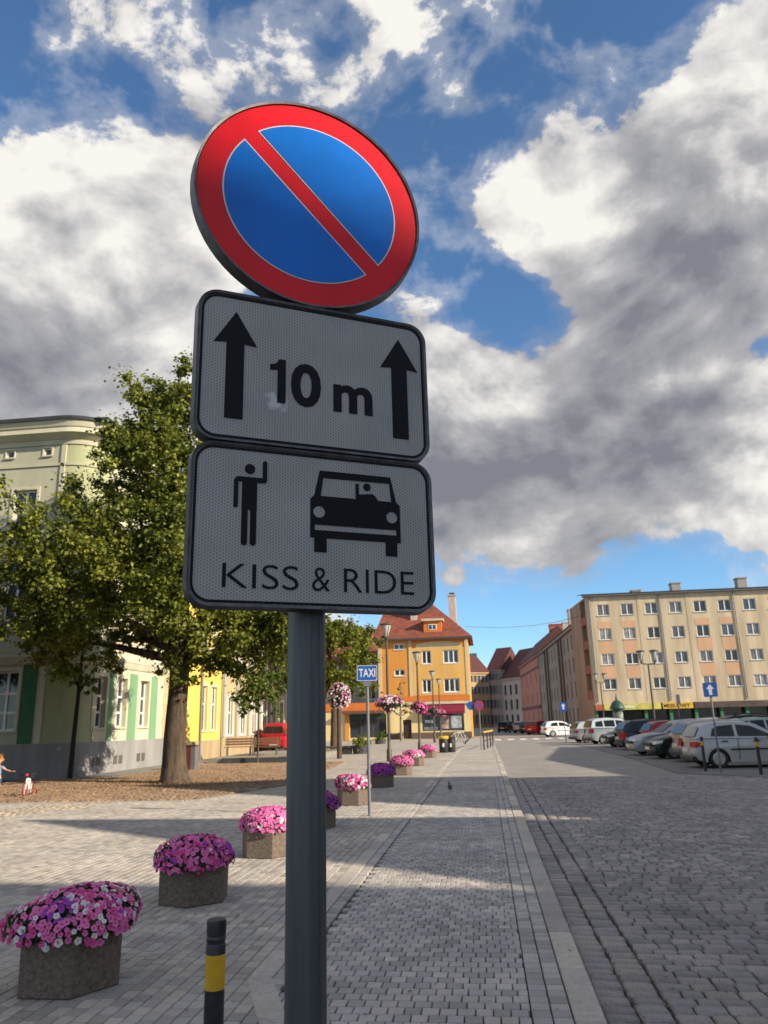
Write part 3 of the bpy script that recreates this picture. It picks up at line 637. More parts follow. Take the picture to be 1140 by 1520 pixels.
PL = [(-2.985,5.66,0,{'pink':7,'white':2,'purple':.3,'hot':2},'with mixed pink and white petunias closest to the short black bollard'),
      (-3.06,8.24,-18,{'pink':4,'hot':4,'white':.25,'purple':.8},'with deep pink petunias, second from the sign pole bollard'),
      (-3.05,10.98,-5,{'pink':6,'hot':2,'white':1},'with bright pink petunias, third from the sign pole bollard'),
      (-3.0,13.72,10,{'purple':5,'hot':2},'with purple petunias just before the taxi sign'),
      (-2.95,17.5,-4,{'hot':4,'pink':3,'white':2},'with pink and white petunias just behind the taxi sign'),
      (-2.95,22.1,-12,{'purple':7,'hot':1},'with dark purple petunias, second behind the taxi sign'),
      (-2.9,26.95,6,{'pink':7,'hot':1},'with solid pink petunias, third behind the taxi sign'),
      (-2.9,32.3,0,{'pink':6,'white':.6},'with pink petunias, fourth behind the taxi sign'),
      (-2.85,39.2,5,{'pink':6,'hot':1},'with pink petunias nearest the black litter bin')]
for i, (x, y, rot, mix, txt) in enumerate(PL):
    planter(x, y, rot, 'brown hexagonal concrete planter '+txt)
    petunias('petunias', 'mound of '+txt.replace('with ', '', 1).replace('petunias', 'petunias', 1)+' in its planter', (x, y, .385), .395, .39, .235, mix, 520 if i < 3 else 330, i < 3, 40+i, .0245 if i < 3 else .030)
# ------------------------------------------------------------------ buildings
def wallmat(name, col, var=.1, streak=.25): return mat(name, col, .9, var, .9, bump=.12, bscale=30, streak=streak)
def facade(parent, name, o, u, W_, z0, z1, holes, m, depth=.16):
    """wall face from o along u, with recessed openings (a0, a1, b0, b1)"""
    n = (u[1], -u[0]); xs = sorted({0, W_}|{h[0] for h in holes}|{h[1] for h in holes}); zs = sorted({z0, z1}|{h[2] for h in holes}|{h[3] for h in holes})
    P = lambda a, b, z: (o[0]+u[0]*a-n[0]*b, o[1]+u[1]*a-n[1]*b, z); mb = MB()
    for i in range(len(xs)-1):
        for j in range(len(zs)-1):
            cx_, cz_ = (xs[i]+xs[i+1])/2, (zs[j]+zs[j+1])/2
            if any(h[0] < cx_ < h[1] and h[2] < cz_ < h[3] for h in holes): continue
            mb.add([P(xs[i],0,zs[j]),P(xs[i+1],0,zs[j]),P(xs[i+1],0,zs[j+1]),P(xs[i],0,zs[j+1])], [(0,1,2,3)])
    for a0, a1, b0, b1 in holes:
        d = depth+.06
        mb.add([P(a0,0,b0),P(a1,0,b0),P(a1,0,b1),P(a0,0,b1),P(a0,d,b0),P(a1,d,b0),P(a1,d,b1),P(a0,d,b1)], [(0,4,5,1),(1,5,6,2),(2,6,7,3),(3,7,4,0)])
    return mb.build(name, m, parent, fixn=False)
def window(parent, o, u, a0, a1, b0, b1, depth=.14, mull=(.5,), trans=(), fm=None, sill=True, fw=.06, surround=0, sm=None, glass=None):
    n = (u[1], -u[0]); fm = fm or WHITE; nn = (-n[0], -n[1]); e_ = .004
    mb = MB(); B = lambda p0, p1, q0, q1, d0=depth-.04, d1=depth+.03: mb.obox(o, u, nn, p0, p1, d0, d1, q0, q1)
    B(a0+e_, a0+fw, b0+e_, b1-e_); B(a1-fw, a1-e_, b0+e_, b1-e_); B(a0+fw, a1-fw, b0+e_, b0+fw); B(a0+fw, a1-fw, b1-fw, b1-e_)
    xs = [a0]+[a0+(a1-a0)*q for q in mull]+[a1]; zs = [b0]+[b0+(b1-b0)*q for q in trans]+[b1]
    for q in xs[1:-1]: B(q-fw*.62, q+fw*.62, b0+fw, b1-fw, depth-.045)
    for q in zs[1:-1]: B(a0+fw, a1-fw, q-fw*.6, q+fw*.6, depth-.042)
    wd = mb.build('window', fm, parent)
    for i in range(len(xs)-1):
        for j in range(len(zs)-1): MB().obox(o, u, nn, xs[i]+fw*.4, xs[i+1]-fw*.4, depth, depth+.02, zs[j]+fw*.4, zs[j+1]-fw*.4).build('pane', glass or GLASS, wd)
    if sill: MB().obox(o, u, nn, a0-.06, a1+.06, -.07, depth-.05, b0-.06, b0+.003).build('sill', sm or fm, wd)
    if surround:
        s = surround; mb = MB(); k = dict(o=o, u=u, n=nn); d = (-.035, .012)
        mb.obox(o, u, nn, a0-s, a0-.002, *d, b0-.07 if sill else b0, b1); mb.obox(o, u, nn, a1+.002, a1+s, *d, b0-.07 if sill else b0, b1); mb.obox(o, u, nn, a0-s, a1+s, *d, b1+.002, b1+s)
        mb.build('surround', sm or fm, wd)
    return wd
def bar(parent, name, m, o, u, a0, a1, z0, z1, out, inn=.02, bevel=0):
    n = (u[1], -u[0]); return MB().obox(o, u, n, a0, a1, -inn, out, z0, z1).build(name, m, parent, bevel=bevel)
def roof_gable(parent, name, m, p, h0, h1, axis='x', over=.35):
    """p = (x0,x1,y0,y1), ridge along axis"""
    x0, x1, y0, y1 = p; x0 -= over; x1 += over; y0 -= over; y1 += over
    if axis == 'x': ym = (y0+y1)/2; vs = [(x0,y0,h0),(x1,y0,h0),(x1,y1,h0),(x0,y1,h0),(x0,ym,h1),(x1,ym,h1)]; fs = [(0,1,5,4),(2,3,4,5),(0,4,3),(1,2,5),(3,2,1,0)]
    else: xm = (x0+x1)/2; vs = [(x0,y0,h0),(x1,y0,h0),(x1,y1,h0),(x0,y1,h0),(xm,y0,h1),(xm,y1,h1)]; fs = [(0,4,5,3),(1,2,5,4),(0,1,4),(2,3,5),(3,2,1,0)]
    return MB().add(vs, fs).build(name, m, parent)
def roof_hip(parent, name, m, p, h0, h1, inset, over=.4):
    x0, x1, y0, y1 = p; x0 -= over; x1 += over; y0 -= over; y1 += over; ym = (y0+y1)/2
    return MB().add([(x0,y0,h0),(x1,y0,h0),(x1,y1,h0),(x0,y1,h0),(x0+inset,ym,h1),(x1-inset,ym,h1)], [(0,1,5,4),(2,3,4,5),(3,0,4),(1,2,5),(3,2,1,0)]).build(name, m, parent)
def tilemat(name, c, c2):
    m = mat(name, c, .8, .25, 2.2, col2=c2); n = m.node_tree.nodes; l = m.node_tree.links; b = n['Principled BSDF']; t = n.new('ShaderNodeTexCoord')
    wv = n.new('ShaderNodeTexWave'); wv.bands_direction = 'Z'; wv.inputs['Scale'].default_value = 1.6; wv.inputs['Distortion'].default_value = 1.2; wv.inputs['Detail'].default_value = 3; l.new(t.outputs['Object'], wv.inputs[0])
    bp = n.new('ShaderNodeBump'); bp.inputs['Strength'].default_value = .5; bp.inputs['Distance'].default_value = .05; l.new(wv.outputs[0], bp.inputs['Height']); l.new(bp.outputs[0], b.inputs['Normal']); return m
TILE = tilemat('orange_roof_tile', (.165, .040, .023), (.21, .055, .03)); TILED = tilemat('dark_red_tile', (.075, .022, .021), (.095, .028, .026))
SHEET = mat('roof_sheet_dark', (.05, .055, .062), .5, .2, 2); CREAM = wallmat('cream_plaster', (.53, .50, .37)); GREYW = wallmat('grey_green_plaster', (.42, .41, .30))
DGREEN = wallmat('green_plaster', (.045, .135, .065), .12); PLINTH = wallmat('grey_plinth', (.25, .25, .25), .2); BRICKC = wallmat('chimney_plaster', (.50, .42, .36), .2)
def chimney(parent, x, y, z0, z1, a=.45, b=.7, m=None):
    MB().box(x-a, x+a, y-b, y+b, z0, z1).box(x-a-.07, x+a+.07, y-b-.07, y+b+.07, z1+.002, z1+.16).build('chimney', m or BRICKC, parent)
# ---- green and cream corner house on the plaza
gh = thing('corner_house', 'cream and green corner house with curved cornice behind the big tree', 'house', (-15.4, 28.0, 0))
FX, FY, RC = -16.7, 28.0, 1.35      # the curved corner
TOP = 13.25
fo_, fu = (-32.0, FY), (1, 0); so_, su = (FX+RC, FY+RC), (0, 1); XS = FX+RC
fh = []; sp_ = []
for kx in range(6):
    c0 = -18.27-2.6*kx+32.0
    for (b0, b1, w_) in ((1.74, 3.98, .52), (5.95, 8.35, .5), (9.3, 11.32, .5)): fh.append((c0-w_, c0+w_, b0, b1))
    for dx in (-.87, .8): fh.append((c0+dx-.17, c0+dx+.17, 12.78, 13.10))
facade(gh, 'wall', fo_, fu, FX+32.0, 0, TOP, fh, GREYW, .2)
for h in fh:
    if h[3]-h[2] < .5: window(gh, fo_, fu, *h, depth=.1, mull=(), surround=.06, sm=CREAM, fw=.04)
    else: window(gh, fo_, fu, *h, depth=.2, mull=(.5,), trans=(.62,) if h[2] > 4 else (.3, .62), surround=.13, sm=CREAM, fw=.075)
for kx in range(6):
    c0 = -18.27-2.6*kx+32.0
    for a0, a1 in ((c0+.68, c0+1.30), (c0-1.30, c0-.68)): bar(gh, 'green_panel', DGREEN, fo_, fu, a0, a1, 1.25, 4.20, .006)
SW = 36.75-so_[1]; sh_ = []
for yc in (29.9, 31.75, 34.0):
    for b0, b1 in ((1.78, 3.80), (5.95, 8.35), (9.3, 11.32)):
        w_ = .47; sh_.append((yc-so_[1]-w_, yc-so_[1]+w_, b0, b1))
vents = [(yc-so_[1]+dx-.17, yc-so_[1]+dx+.17, .32, .66) for yc in (29.75, 31.7, 33.9) for dx in (-.24, .24)]
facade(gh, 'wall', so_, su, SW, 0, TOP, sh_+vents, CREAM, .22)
for h in sh_: window(gh, so_, su, *h, depth=.22, mull=(.5,), trans=(.3, .62), surround=.17, sm=CREAM, fw=.07)
for h in vents: MB().obox(so_, su, (1, 0), h[0], h[1], .03, .062, h[2], h[3]).build('cellar_vent', mat('vent_grille', (.10, .09, .08), .7, .3, 30), gh)
for y0_, y1_ in ((30.55, 31.08), (32.42, 33.33), (34.67, 35.5)):
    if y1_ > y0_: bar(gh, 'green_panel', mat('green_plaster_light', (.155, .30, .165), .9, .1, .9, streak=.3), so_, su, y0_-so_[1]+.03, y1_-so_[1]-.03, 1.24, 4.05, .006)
for k in range(24): bar(gh, 'quoin', mat('quoin', (.50, .38, .22), .9, .12, 2), so_, su, SW-(.62 if k % 2 else .5), SW-.02, 1.26+k*.5, 1.26+k*.5+.47, .03, bevel=.012)
# curved corner and the profiles that run round it
def corner_path(d, k=10): # outline pushed out by d: front wall, arc, side wall
    P = [(-32.0, FY-d)]+[(FX+(RC+d)*math.sin(R(90*i/k)), FY+RC-(RC+d)*math.cos(R(90*i/k))) for i in range(k+1)]+[(XS+d, 36.75)]
    return P
def run(name, m, z0, z1, d0, d1, steps=1, arc_only=False):
    mb = MB(); a = corner_path(-.02); 
    if arc_only: a = a[1:-1]
    prof = [(d0, z0), (d1, z1)]
    b0_, b1_ = corner_path(d0), corner_path(d1)
    if arc_only: b0_, b1_ = b0_[1:-1], b1_[1:-1]
    n = len(a); vs = [(p[0], p[1], z0) for p in a]+[(p[0], p[1], z0) for p in b0_]+[(p[0], p[1], z1) for p in b1_]+[(p[0], p[1], z1) for p in a]; fs = []
    for s in range(3): fs += [(s*n+i, s*n+i+1, (s+1)*n+i+1, (s+1)*n+i) for i in range(n-1)]
    fs += [(0, n, 2*n, 3*n), (n-1, 2*n-1, 3*n-1, 4*n-1)]
    return mb.add(vs, fs).build(name, m, gh, smooth=30)
run('curved_corner', mat('corner_green_plaster', (.36, .38, .22), .9, .12, .9, streak=.3), 1.24, TOP, .0, .0, arc_only=True)
run('plinth', PLINTH, 0, 1.24, .05, .05); run('string_course', CREAM, 4.22, 4.48, .05, .14); run('string_course', CREAM, 4.485, 4.6, .16, .16)
run('string_course', CREAM, 8.85, 9.0, .06, .1); run('string_course', GREYW, 12.30, 12.40, .05, .05)
run('cornice', CREAM, TOP-.02, 13.42, .05, .1); run('cornice', CREAM, 13.425, 13.62, .12, .42); run('cornice', CREAM, 13.625, 13.85, .46, .46); run('cornice', CREAM, 13.855, 14.10, .50, .60)
run('gutter', SHEET, 14.105, 14.24, .66, .70)
MB().add([(-32,FY-.6,14.22),(XS+.55,FY-.25,14.22),(XS+.55,36.9,14.22),(-20,36.9,17.2),(-32,33,17.2)], [(0,1,2,3,4)]).build('roof', SHEET, gh, fixn=False)
for a in (FX-.02-.12, ): bar(gh, 'pilaster', CREAM, (a, FY), fu, 0, .2, 1.26, 13.2, .05)
bar(gh, 'pilaster', CREAM, so_, su, .02, .2, 1.26, 13.2, .05)
MB().box(-32, -20, 36.6, 36.9, 0, 14).box(-32, -31.8, FY, 36.9, 0, 14).build('rear_wall', GREYW, gh)
# ---- yellow house and the ochre house after it
def simple_house(name, label, o, u, W_, H, wm, cols, rows, ww, depthlen, roofm, roof_h, plinth=None, pl_h=.6, mull=(.5,), fm=None, extra=None, trans=(), sur=0, sm=None, cat='house', cornice=None, side=True, group=None):
    n = (u[1], -u[0]); t = thing(name, label, cat, (o[0], o[1], 0), 0, group); hs = [(c-ww/2, c+ww/2, b0, b1) for c in cols for b0, b1 in rows]
    facade(t, 'wall', o, u, W_, 0, H, hs, wm, .15)
    for h in hs: window(t, o, u, *h, depth=.15, mull=mull, fm=fm, trans=trans, surround=sur, sm=sm)
    P = lambda a, b: (o[0]+u[0]*a-n[0]*b, o[1]+u[1]*a-n[1]*b)
    a, b, c, d = P(0, 0), P(0, depthlen), P(W_, depthlen), P(W_, 0)
    MB().add([(*a,0),(*b,0),(*b,H),(*a,H)], [(0,1,2,3)]).build('side_wall', wm, t, fixn=False); MB().add([(*d,0),(*c,0),(*c,H),(*d,H)], [(3,2,1,0)]).build('side_wall', wm, t, fixn=False)
    MB().add([(*b,0),(*c,0),(*c,H),(*b,H)], [(0,1,2,3)]).build('rear_wall', wm, t, fixn=False)
    q = [P(-.25, -.45), P(W_+.25, -.45), P(W_+.25, depthlen+.3), P(-.25, depthlen+.3)]; r0_, r1_ = P(-.25, depthlen/2), P(W_+.25, depthlen/2)
    MB().add([(*q[0],H),(*q[1],H),(*q[2],H),(*q[3],H),(*r0_,H+roof_h),(*r1_,H+roof_h)], [(0,1,5,4),(2,3,4,5),(3,0,4),(1,2,5),(3,2,1,0)]).build('roof', roofm, t)
    bar(t, 'cornice', cornice or wm, o, u, -.05, W_+.05, H-.4, H-.02, .3)
    if plinth: bar(t, 'plinth', plinth, o, u, 0, W_, 0, pl_h, .05)
    return t
YELL = wallmat('yellow_plaster', (.70, .50, .10), .08)
yh = simple_house('yellow_house', 'bright yellow house standing after the green and cream one', (-15.3, 38.0), (0, 1), 6.4, 10.5, YELL, [3.6, 5.2], [(1.5, 3.9), (5.6, 7.8)], .9, 10, TILED, 3, wallmat('ochre_plinth', (.36, .27, .16), .2), 1.0, trans=(.6,), sur=.16, sm=CREAM)
MB().lathe([(.06,0),(.06,10.2)], 10, (-15.2, 41.0, 0)).build('drainpipe', STEEL, yh)
oh = simple_house('ochre_house', 'ochre house with grey pilasters behind the benches', (-15.3, 44.6), (0, 1), 15, 9.5, wallmat('ochre_plaster', (.42, .32, .17), .15), [1.5, 4.0, 6.5, 9, 11.5, 13.6], [(1.2, 3.4), (5.2, 7.2)], 1.0, 10, TILED, 3, wallmat('ochre_plinth', (.36, .27, .16), .2), 1.1, trans=(.6,), sur=.16)
for a in (.3, 2.75, 5.25, 7.75, 10.25): bar(oh, 'pilaster', wallmat('grey_pilaster', (.36, .34, .29), .12), (-15.3, 44.6), (0, 1), a-.2, a+.2, 1.12, 9, .1)
# ---- orange corner building with shops
ORA = wallmat('orange_plaster', (.60, .26, .05), .1); ORB = wallmat('amber_plaster', (.63, .38, .11), .1); ORD = wallmat('deep_orange_plaster', (.58, .165, .028), .08); PALE = wallmat('pale_yellow_plaster', (.68, .56, .28), .08)
ob = thing('orange_building', 'three storey orange building with red tiled roof, dormer and shop fronts', 'building', (-6, 82, 0)); oo, ou = (-11.0, 82.0), (1, 0)
X = lambda x: x+11.0
wins = [(X(-6.3),X(-5.3),7.6,9.0),(X(-4.03),X(-2.42),7.6,9.0),(X(-6.36),X(-5.4),4.62,6.0),(X(-4.09),X(-2.42),4.62,6.02)]; smal = [(X(-9.25),X(-8.15),9.2,9.82),(X(-9.27),X(-8.15),6.45,7.1)]
door = (X(-8.5), X(-7.62), .02, 1.95); shop = (X(-6.5), X(-2.15), .75, 2.62)
facade(ob, 'wall', oo, ou, 9.6, 3.72, 10.2, wins+smal, ORA, .14); facade(ob, 'ground_floor_wall', oo, ou, 9.6, 0, 3.7, [door, shop], PALE, .14)
for h in wins: window(ob, oo, ou, *h, depth=.12, mull=(.5,) if h[1]-h[0] < 1.3 else (.36, .68), fw=.1, sm=WHITE)
for h in smal: window(ob, oo, ou, *h, depth=.12, mull=(.5,), fw=.09)
# amber field right of the pilaster, arched cream head over the upper windows
mb = MB(); hs_ = wins; xs_ = sorted({X(-7.3), X(-1.75)}|{q for h in hs_ for q in h[:2]}); zs_ = sorted({4.35, 9.25}|{q for h in hs_ for q in h[2:]})
for i in range(len(xs_)-1):
    for j in range(len(zs_)-1):
        c_ = ((xs_[i]+xs_[i+1])/2, (zs_[j]+zs_[j+1])/2)
        if not any(h[0] < c_[0] < h[1] and h[2] < c_[1] < h[3] for h in hs_): mb.obox(oo, ou, (0, -1), xs_[i], xs_[i+1], .002, .03, zs_[j], zs_[j+1])
mb.build('amber_wall_field', ORB, ob)
ar = [(X(-7.0), 9.26)]+[(X(-4.5)+2.45*math.cos(R(180-180*i/16)), 9.3+.62*math.sin(R(180*i/16))**.55) for i in range(17)]+[(X(-2.0), 9.26)]
MB().add([(oo[0]+p[0], 82-.03, p[1]) for p in ar], [tuple(range(len(ar)))]).build('arched_panel', wallmat('cream_panel', (.60, .50, .27)), ob, fixn=False)
for a0, a1 in ((X(-10.98), X(-10.6)), (X(-7.68), X(-7.32)), (X(-1.72), X(-1.4))): bar(ob, 'pilaster', wallmat('stone_pilaster', (.55, .46, .28)), oo, ou, a0, a1, 3.75, 10.1, .07)
bar(ob, 'band', ORD, oo, ou, X(-10.9), X(-1.42), 3.76, 4.3, .08); bar(ob, 'band', ORD, oo, ou, X(-7.3), X(-1.74), 9.9, 10.18, .05); bar(ob, 'shop_cornice', mat('stone_band', (.55, .48, .34), .9), oo, ou, 0, 9.6, 3.45, 3.72, .16)
bar(ob, 'plinth', mat('brown_plinth', (.13, .085, .06), .8), oo, ou, X(-10.9), X(-8.55), 0, .62, .04); bar(ob, 'plinth', mat('brown_plinth', (.13, .085, .06), .8), oo, ou, X(-7.58), X(-1.42), 0, .62, .04)
MB().box(-8.5, -7.62, 82.12, 82.16, .02, 1.95).build('door', mat('dark_door', (.03, .018, .012), .5), ob)
sw = window(ob, oo, ou, *shop, depth=.12, mull=(.2, .42, .66), fw=.06, fm=mat('shop_frame', (.08, .08, .085), .5), sill=False)
for a0, a1, z0_, z1_, c_ in ((.3, 1.3, 1.55, 1.85, (.7, .7, .7)), (2.0, 2.9, .95, 2.3, (.42, .30, .25)), (3.0, 4.1, 1.0, 2.2, (.36, .42, .44)), (.2, 1.6, .85, 1.15, (.25, .28, .31))):
    MB().obox(oo, ou, (0, -1), shop[0]+a0, shop[0]+a1, -.115, -.105, z0_, z1_).build('shop_poster', mat('poster%d' % int(c_[0]*100), c_, .6, .5, 1.6), sw)
MB().add([(-6.65,81.98,3.42),(-2.0,81.98,3.42),(-2.0,81.35,2.66),(-6.65,81.35,2.66),(-6.65,81.36,2.45),(-2.0,81.36,2.45)], [(0,1,2,3),(3,2,5,4)]).build('awning', mat('crimson_awning', (.17, .005, .028), .8, .2, 3), ob, fixn=False)
MB().box(-1.42, -1.39, 82, 92, 0, 10.2).build('side_wall', ORA, ob); MB().box(-11, -10.97, 82.02, 92, 0, 10.2).build('side_wall', wallmat('grey_gable', (.42, .38, .31)), ob); MB().box(-10.97, -1.42, 91.9, 92, 0, 10.2).build('rear_wall', ORA, ob)
rf = MB().add([(-11.6,81.5,10.3),(-.85,81.5,10.3),(-.85,92.5,10.3),(-11.6,92.5,10.3),(-10.4,87,14.9),(-5.5,87,14.9)], [(0,1,5,4),(2,3,4,5),(3,0,4),(1,2,5),(3,2,1,0)]).build('roof', TILE, ob)
bar(ob, 'gutter', SHEET, (-11.6, 81.5), ou, 0, 10.75, 10.12, 10.32, .1)
dm = MB().box(-6.0, -4.05, 82.3, 86, 10.9, 12.15).build('dormer', ORD, ob); MB().box(-6.2, -3.85, 82.05, 86.5, 12.152, 12.4).build('dormer_roof', mat('dormer_roof', (.5, .42, .3), .8), dm)
MB().box(-5.5, -4.6, 82.26, 82.3, 11.2, 11.8).build('dormer_window', WHITE, dm); MB().box(-5.42, -5.1, 82.245, 82.262, 11.27, 11.73).box(-5.0, -4.68, 82.245, 82.262, 11.27, 11.73).build('dormer_pane', GLASS, dm)
chimney(ob, -7.2, 84.6, 11.5, 14.2, .35, .4); chimney(ob, -3.0, 88.0, 12.5, 15.6, .42, .5); MB().box(-3.3, -2.7, 87.6, 88.4, 15.78, 16.0).build('chimney_cap', SHEET, ob)
# low shop wing
lw = thing('shop_wing', 'low flat shop wing with orange parapet beside the orange building', 'building', (-15, 81, 0)); lo_, lu = (-19.5, 81.0), (1, 0)
sh2 = (19.5-14.0, 19.5-10.1, .25, 2.6); facade(lw, 'wall', lo_, lu, 9.0, 0, 2.95, [sh2], PALE, .3); bar(lw, 'parapet', ORD, lo_, lu, 0, 9.0, 2.96, 3.75, .1); MB().box(-19.5, -10.5, 81.05, 86, 2.9, 3.6).build('roof', SHEET, lw)
s2 = window(lw, lo_, lu, *sh2, depth=.3, mull=(.3, .62), fw=.07, fm=mat('shop_frame', (.08, .08, .085), .5), sill=False); bar(lw, 'pier', ORA, lo_, lu, 5.05, 5.5, 0, 2.65, .12); bar(lw, 'canopy', mat('brown_canopy', (.13, .06, .045), .7), lo_, lu, 4.9, 9.3, 2.66, 2.93, .8)
bar(lw, 'fascia_sign', mat('dark_green_fascia', (.02, .045, .04), .5), lo_, lu, 5.6, 9.3, 2.1, 2.6, .0, -.1); MB().obox(lo_, lu, (0, -1), 6.0, 9.0, -.098, -.06, 2.22, 2.5).build('sign_strip', mat('sign_white', (.55, .57, .55), .6, .5, 6), lw)
simple_house('grey_gabled_house', 'plain grey house rising behind the low shop wing and the round linden', (-34, 91), (1, 0), 22.5, 8.6, wallmat('plain_grey_plaster', (.40, .37, .31), .12), [2+2.7*k for k in range(8)], [(4.4, 6.2)], 1.1, 10, TILE, 4.5)
# ---- apartment block
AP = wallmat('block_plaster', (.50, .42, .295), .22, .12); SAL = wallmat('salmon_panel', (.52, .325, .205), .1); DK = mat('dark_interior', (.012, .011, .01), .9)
ab = thing('apartment_block', 'long four storey cream apartment block with salmon panels above shops', 'building', (20, 88, 0)); ao, au = (12.0, 88.0), (1, 0); AW = 44
cols_ = [13.88-12+2.62*k for k in range(16)]; rows_ = [(4.59,5.76),(7.27,8.47),(10.0,11.25),(12.7,13.95)]
ah = [(c-.68, c+.68, *r_) for c in cols_ for r_ in rows_]
facade(ab, 'wall', ao, au, AW, 3.25, 14.85, ah, AP, .16)
rg = random.Random(9)
CURT = [mat('curtained_glass_%s' % nm, c, .12, .35, 2.0, spec=.7) for nm, c in (('dark', (.03, .035, .04)), ('grey', (.12, .13, .14)), ('pale', (.24, .25, .25)), ('blue', (.07, .09, .11)))]
for i, h in enumerate(ah):
    if h[0] < 22: window(ab, ao, au, *h, depth=.13, mull=(.5,), fw=.075, glass=rg.choice(CURT), sm=mat('sill_grey', (.42, .42, .42), .7))
    else: window(ab, ao, au, *h, depth=.13, mull=(.5,), fw=.075, sill=False)
for ci, c in enumerate(cols_):
    if ci % 4 in (0, 1):
        for z0_, z1_ in ((5.80, 7.2), (8.51, 9.93), (11.29, 12.02)): bar(ab, 'spandrel_panel', SAL, ao, au, c-.78, c+.78, z0_, z1_, .012)
for c in range(0, 18): bar(ab, 'lesene', AP, ao, au, max(.02, -.5+2.62*c+1.07-.2), -.5+2.62*c+1.07+.2, 3.3, 14.6, .02) if c % 2 == 0 else None
bar(ab, 'eaves', mat('eaves_grey', (.1, .1, .1), .7), ao, au, -.3, AW, 14.86, 15.1, .4, .4); MB().add([(11.6,87.5,15.12),(56,87.5,15.12),(56,93.5,15.9),(11.6,93.5,15.9)], [(0,1,2,3)]).build('roof', SHEET, ab, fixn=False)
for x_, h_ in ((18.2, .1), (22.7, .75), (30.0, 1.0), (34.3, .5), (41, .8)): chimney(ab, x_, 91, 15.3, 15.6+h_, .5, .6, mat('grey_chimney', (.3, .29, .28), .9))
for x_ in (12.4, 20.1, 28.0, 36): MB().lathe([(.06,3.3),(.06,14.8)], 8, (x_, 87.9, 0)).build('downpipe', STEEL, ab)
# shops
bar(ab, 'shop_lintel', AP, ao, au, 0, AW, 3.05, 3.25, .0, .5)
MB().box(12, 56, 88.9, 89.0, 0, 3.1).build('shop_glass', mat('shop_glass', (.02, .024, .025), .12, .3, .6), ab)
for x_ in [12.1+2.62*k for k in range(17)]: MB().box(x_-.16, x_+.16, 88.1, 88.5, 0, 3.05).build('shop_pier', mat('green_pier', (.03, .16, .07), .7) if x_ < 34 else AP, ab)
for x0_, x1_, m_n, c_ in ((12.0, 12.9, 'red_fascia', (.42, .10, .05)), (12.95, 18.9, 'yellow_green_fascia', (.50, .47, .10)), (19.1, 22.25, 'amber_fascia', (.62, .40, .03)), (22.4, 31.0, 'brown_fascia', (.07, .045, .04)), (31.2, 40, 'dark_fascia', (.06, .05, .05))):
    fs_ = bar(ab, 'fascia_sign', mat(m_n, c_, .55, .3, 1.2), ao, au, x0_-12, x1_-12, 2.42, 3.04, .22, -.02)
pts, fs = text_mesh('MEBLOWY', 2.75, .40, .02); MB().add([(19.2+p[0], 87.77, 2.53+p[1]) for p in pts], fs).build('lettering', mat('dark_lettering', (.05, .02, .01), .6), ab)
MB().box(14, 16.2, 87.765, 87.775, 2.6, 2.85).build('sign_stripe', mat('pale_sign_stripe', (.55, .6, .42), .6), ab)
# side wall with recessed loggias along the street
so2, su2 = (11.3, 97.5), (.0735, -.9973)
lg = [(6.3, 9.0, 4.6+2.72*k, 6.5+2.72*k) for k in range(4)]
wl = math.hypot(.7, 9.5)
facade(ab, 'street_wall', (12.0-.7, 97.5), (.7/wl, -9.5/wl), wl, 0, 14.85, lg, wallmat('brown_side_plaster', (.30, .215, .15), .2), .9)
for k in range(4):
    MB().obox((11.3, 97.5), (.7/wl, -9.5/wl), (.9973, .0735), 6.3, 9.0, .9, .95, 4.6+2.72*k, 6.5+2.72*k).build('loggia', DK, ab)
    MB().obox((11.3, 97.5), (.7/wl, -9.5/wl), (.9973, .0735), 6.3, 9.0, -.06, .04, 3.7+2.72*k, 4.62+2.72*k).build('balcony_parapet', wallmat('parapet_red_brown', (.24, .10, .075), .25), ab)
MB().box(55.9, 56, 88, 97, 0, 14.85).box(12, 56, 97.3, 97.5, 0, 14.85).build('rear_wall', AP, ab)
# ---- tenements down the street
GRT = wallmat('grey_tenement_plaster', (.33, .265, .21), .15)
def tenement(name, label, p0, p1, H, wm, nc, rows, roofm, rh, depthlen=10, ww=1.0, **k):
    d = Vector((p1[0]-p0[0], p1[1]-p0[1])); L_ = d.length; u = (d.x/L_, d.y/L_); cols = [L_*(i+.5)/nc for i in range(nc)]
    return simple_house(name, label, p0, u, L_, H, wm, cols, rows, ww, depthlen, roofm, rh, group='tenements down the street', **k)
ten = tenement('grey_tenement', 'long grey brown tenement in shade next to the apartment block', (10.1, 141), (11.55, 98.2), 12.9, GRT, 12, [(1.0,2.9),(4.3,6.1),(7.3,9.1),(10.2,11.9)], TILED, 2.6, fm=mat('dull_frame', (.3, .28, .26), .7), sur=.0)
for a in (10.8, 14.4, 28.5, 31.5): bar(ten, 'pilaster', wallmat('dark_pilaster', (.17, .115, .085), .15), (10.1, 141), (1.45/42.82, -42.8/42.82), a-.3, a+.3, 0, 12.4, .25)
for (x_, y_, z_) in ((13.5, 112, 15.6), (14, 126, 15.4)): chimney(ten, x_, y_, 13, z_+1, .8, 1.0)
pk = tenement('pink_tenement', 'salmon pink tenement with steep dark red roof', (8.3, 176), (10.0, 141.5), 13.0, wallmat('pink_plaster', (.50, .20, .15), .15), 4, [(1.0,3.0),(4.6,6.4),(8.4,10.2)], TILED, 5.0, depthlen=8, ww=.9, fm=mat('dull_frame', (.3, .28, .26), .7))
chimney(pk, 14.2, 147, 15, 18.6, 1.2, 1.2, mat('red_brick_chimney', (.36, .09, .05), .9))
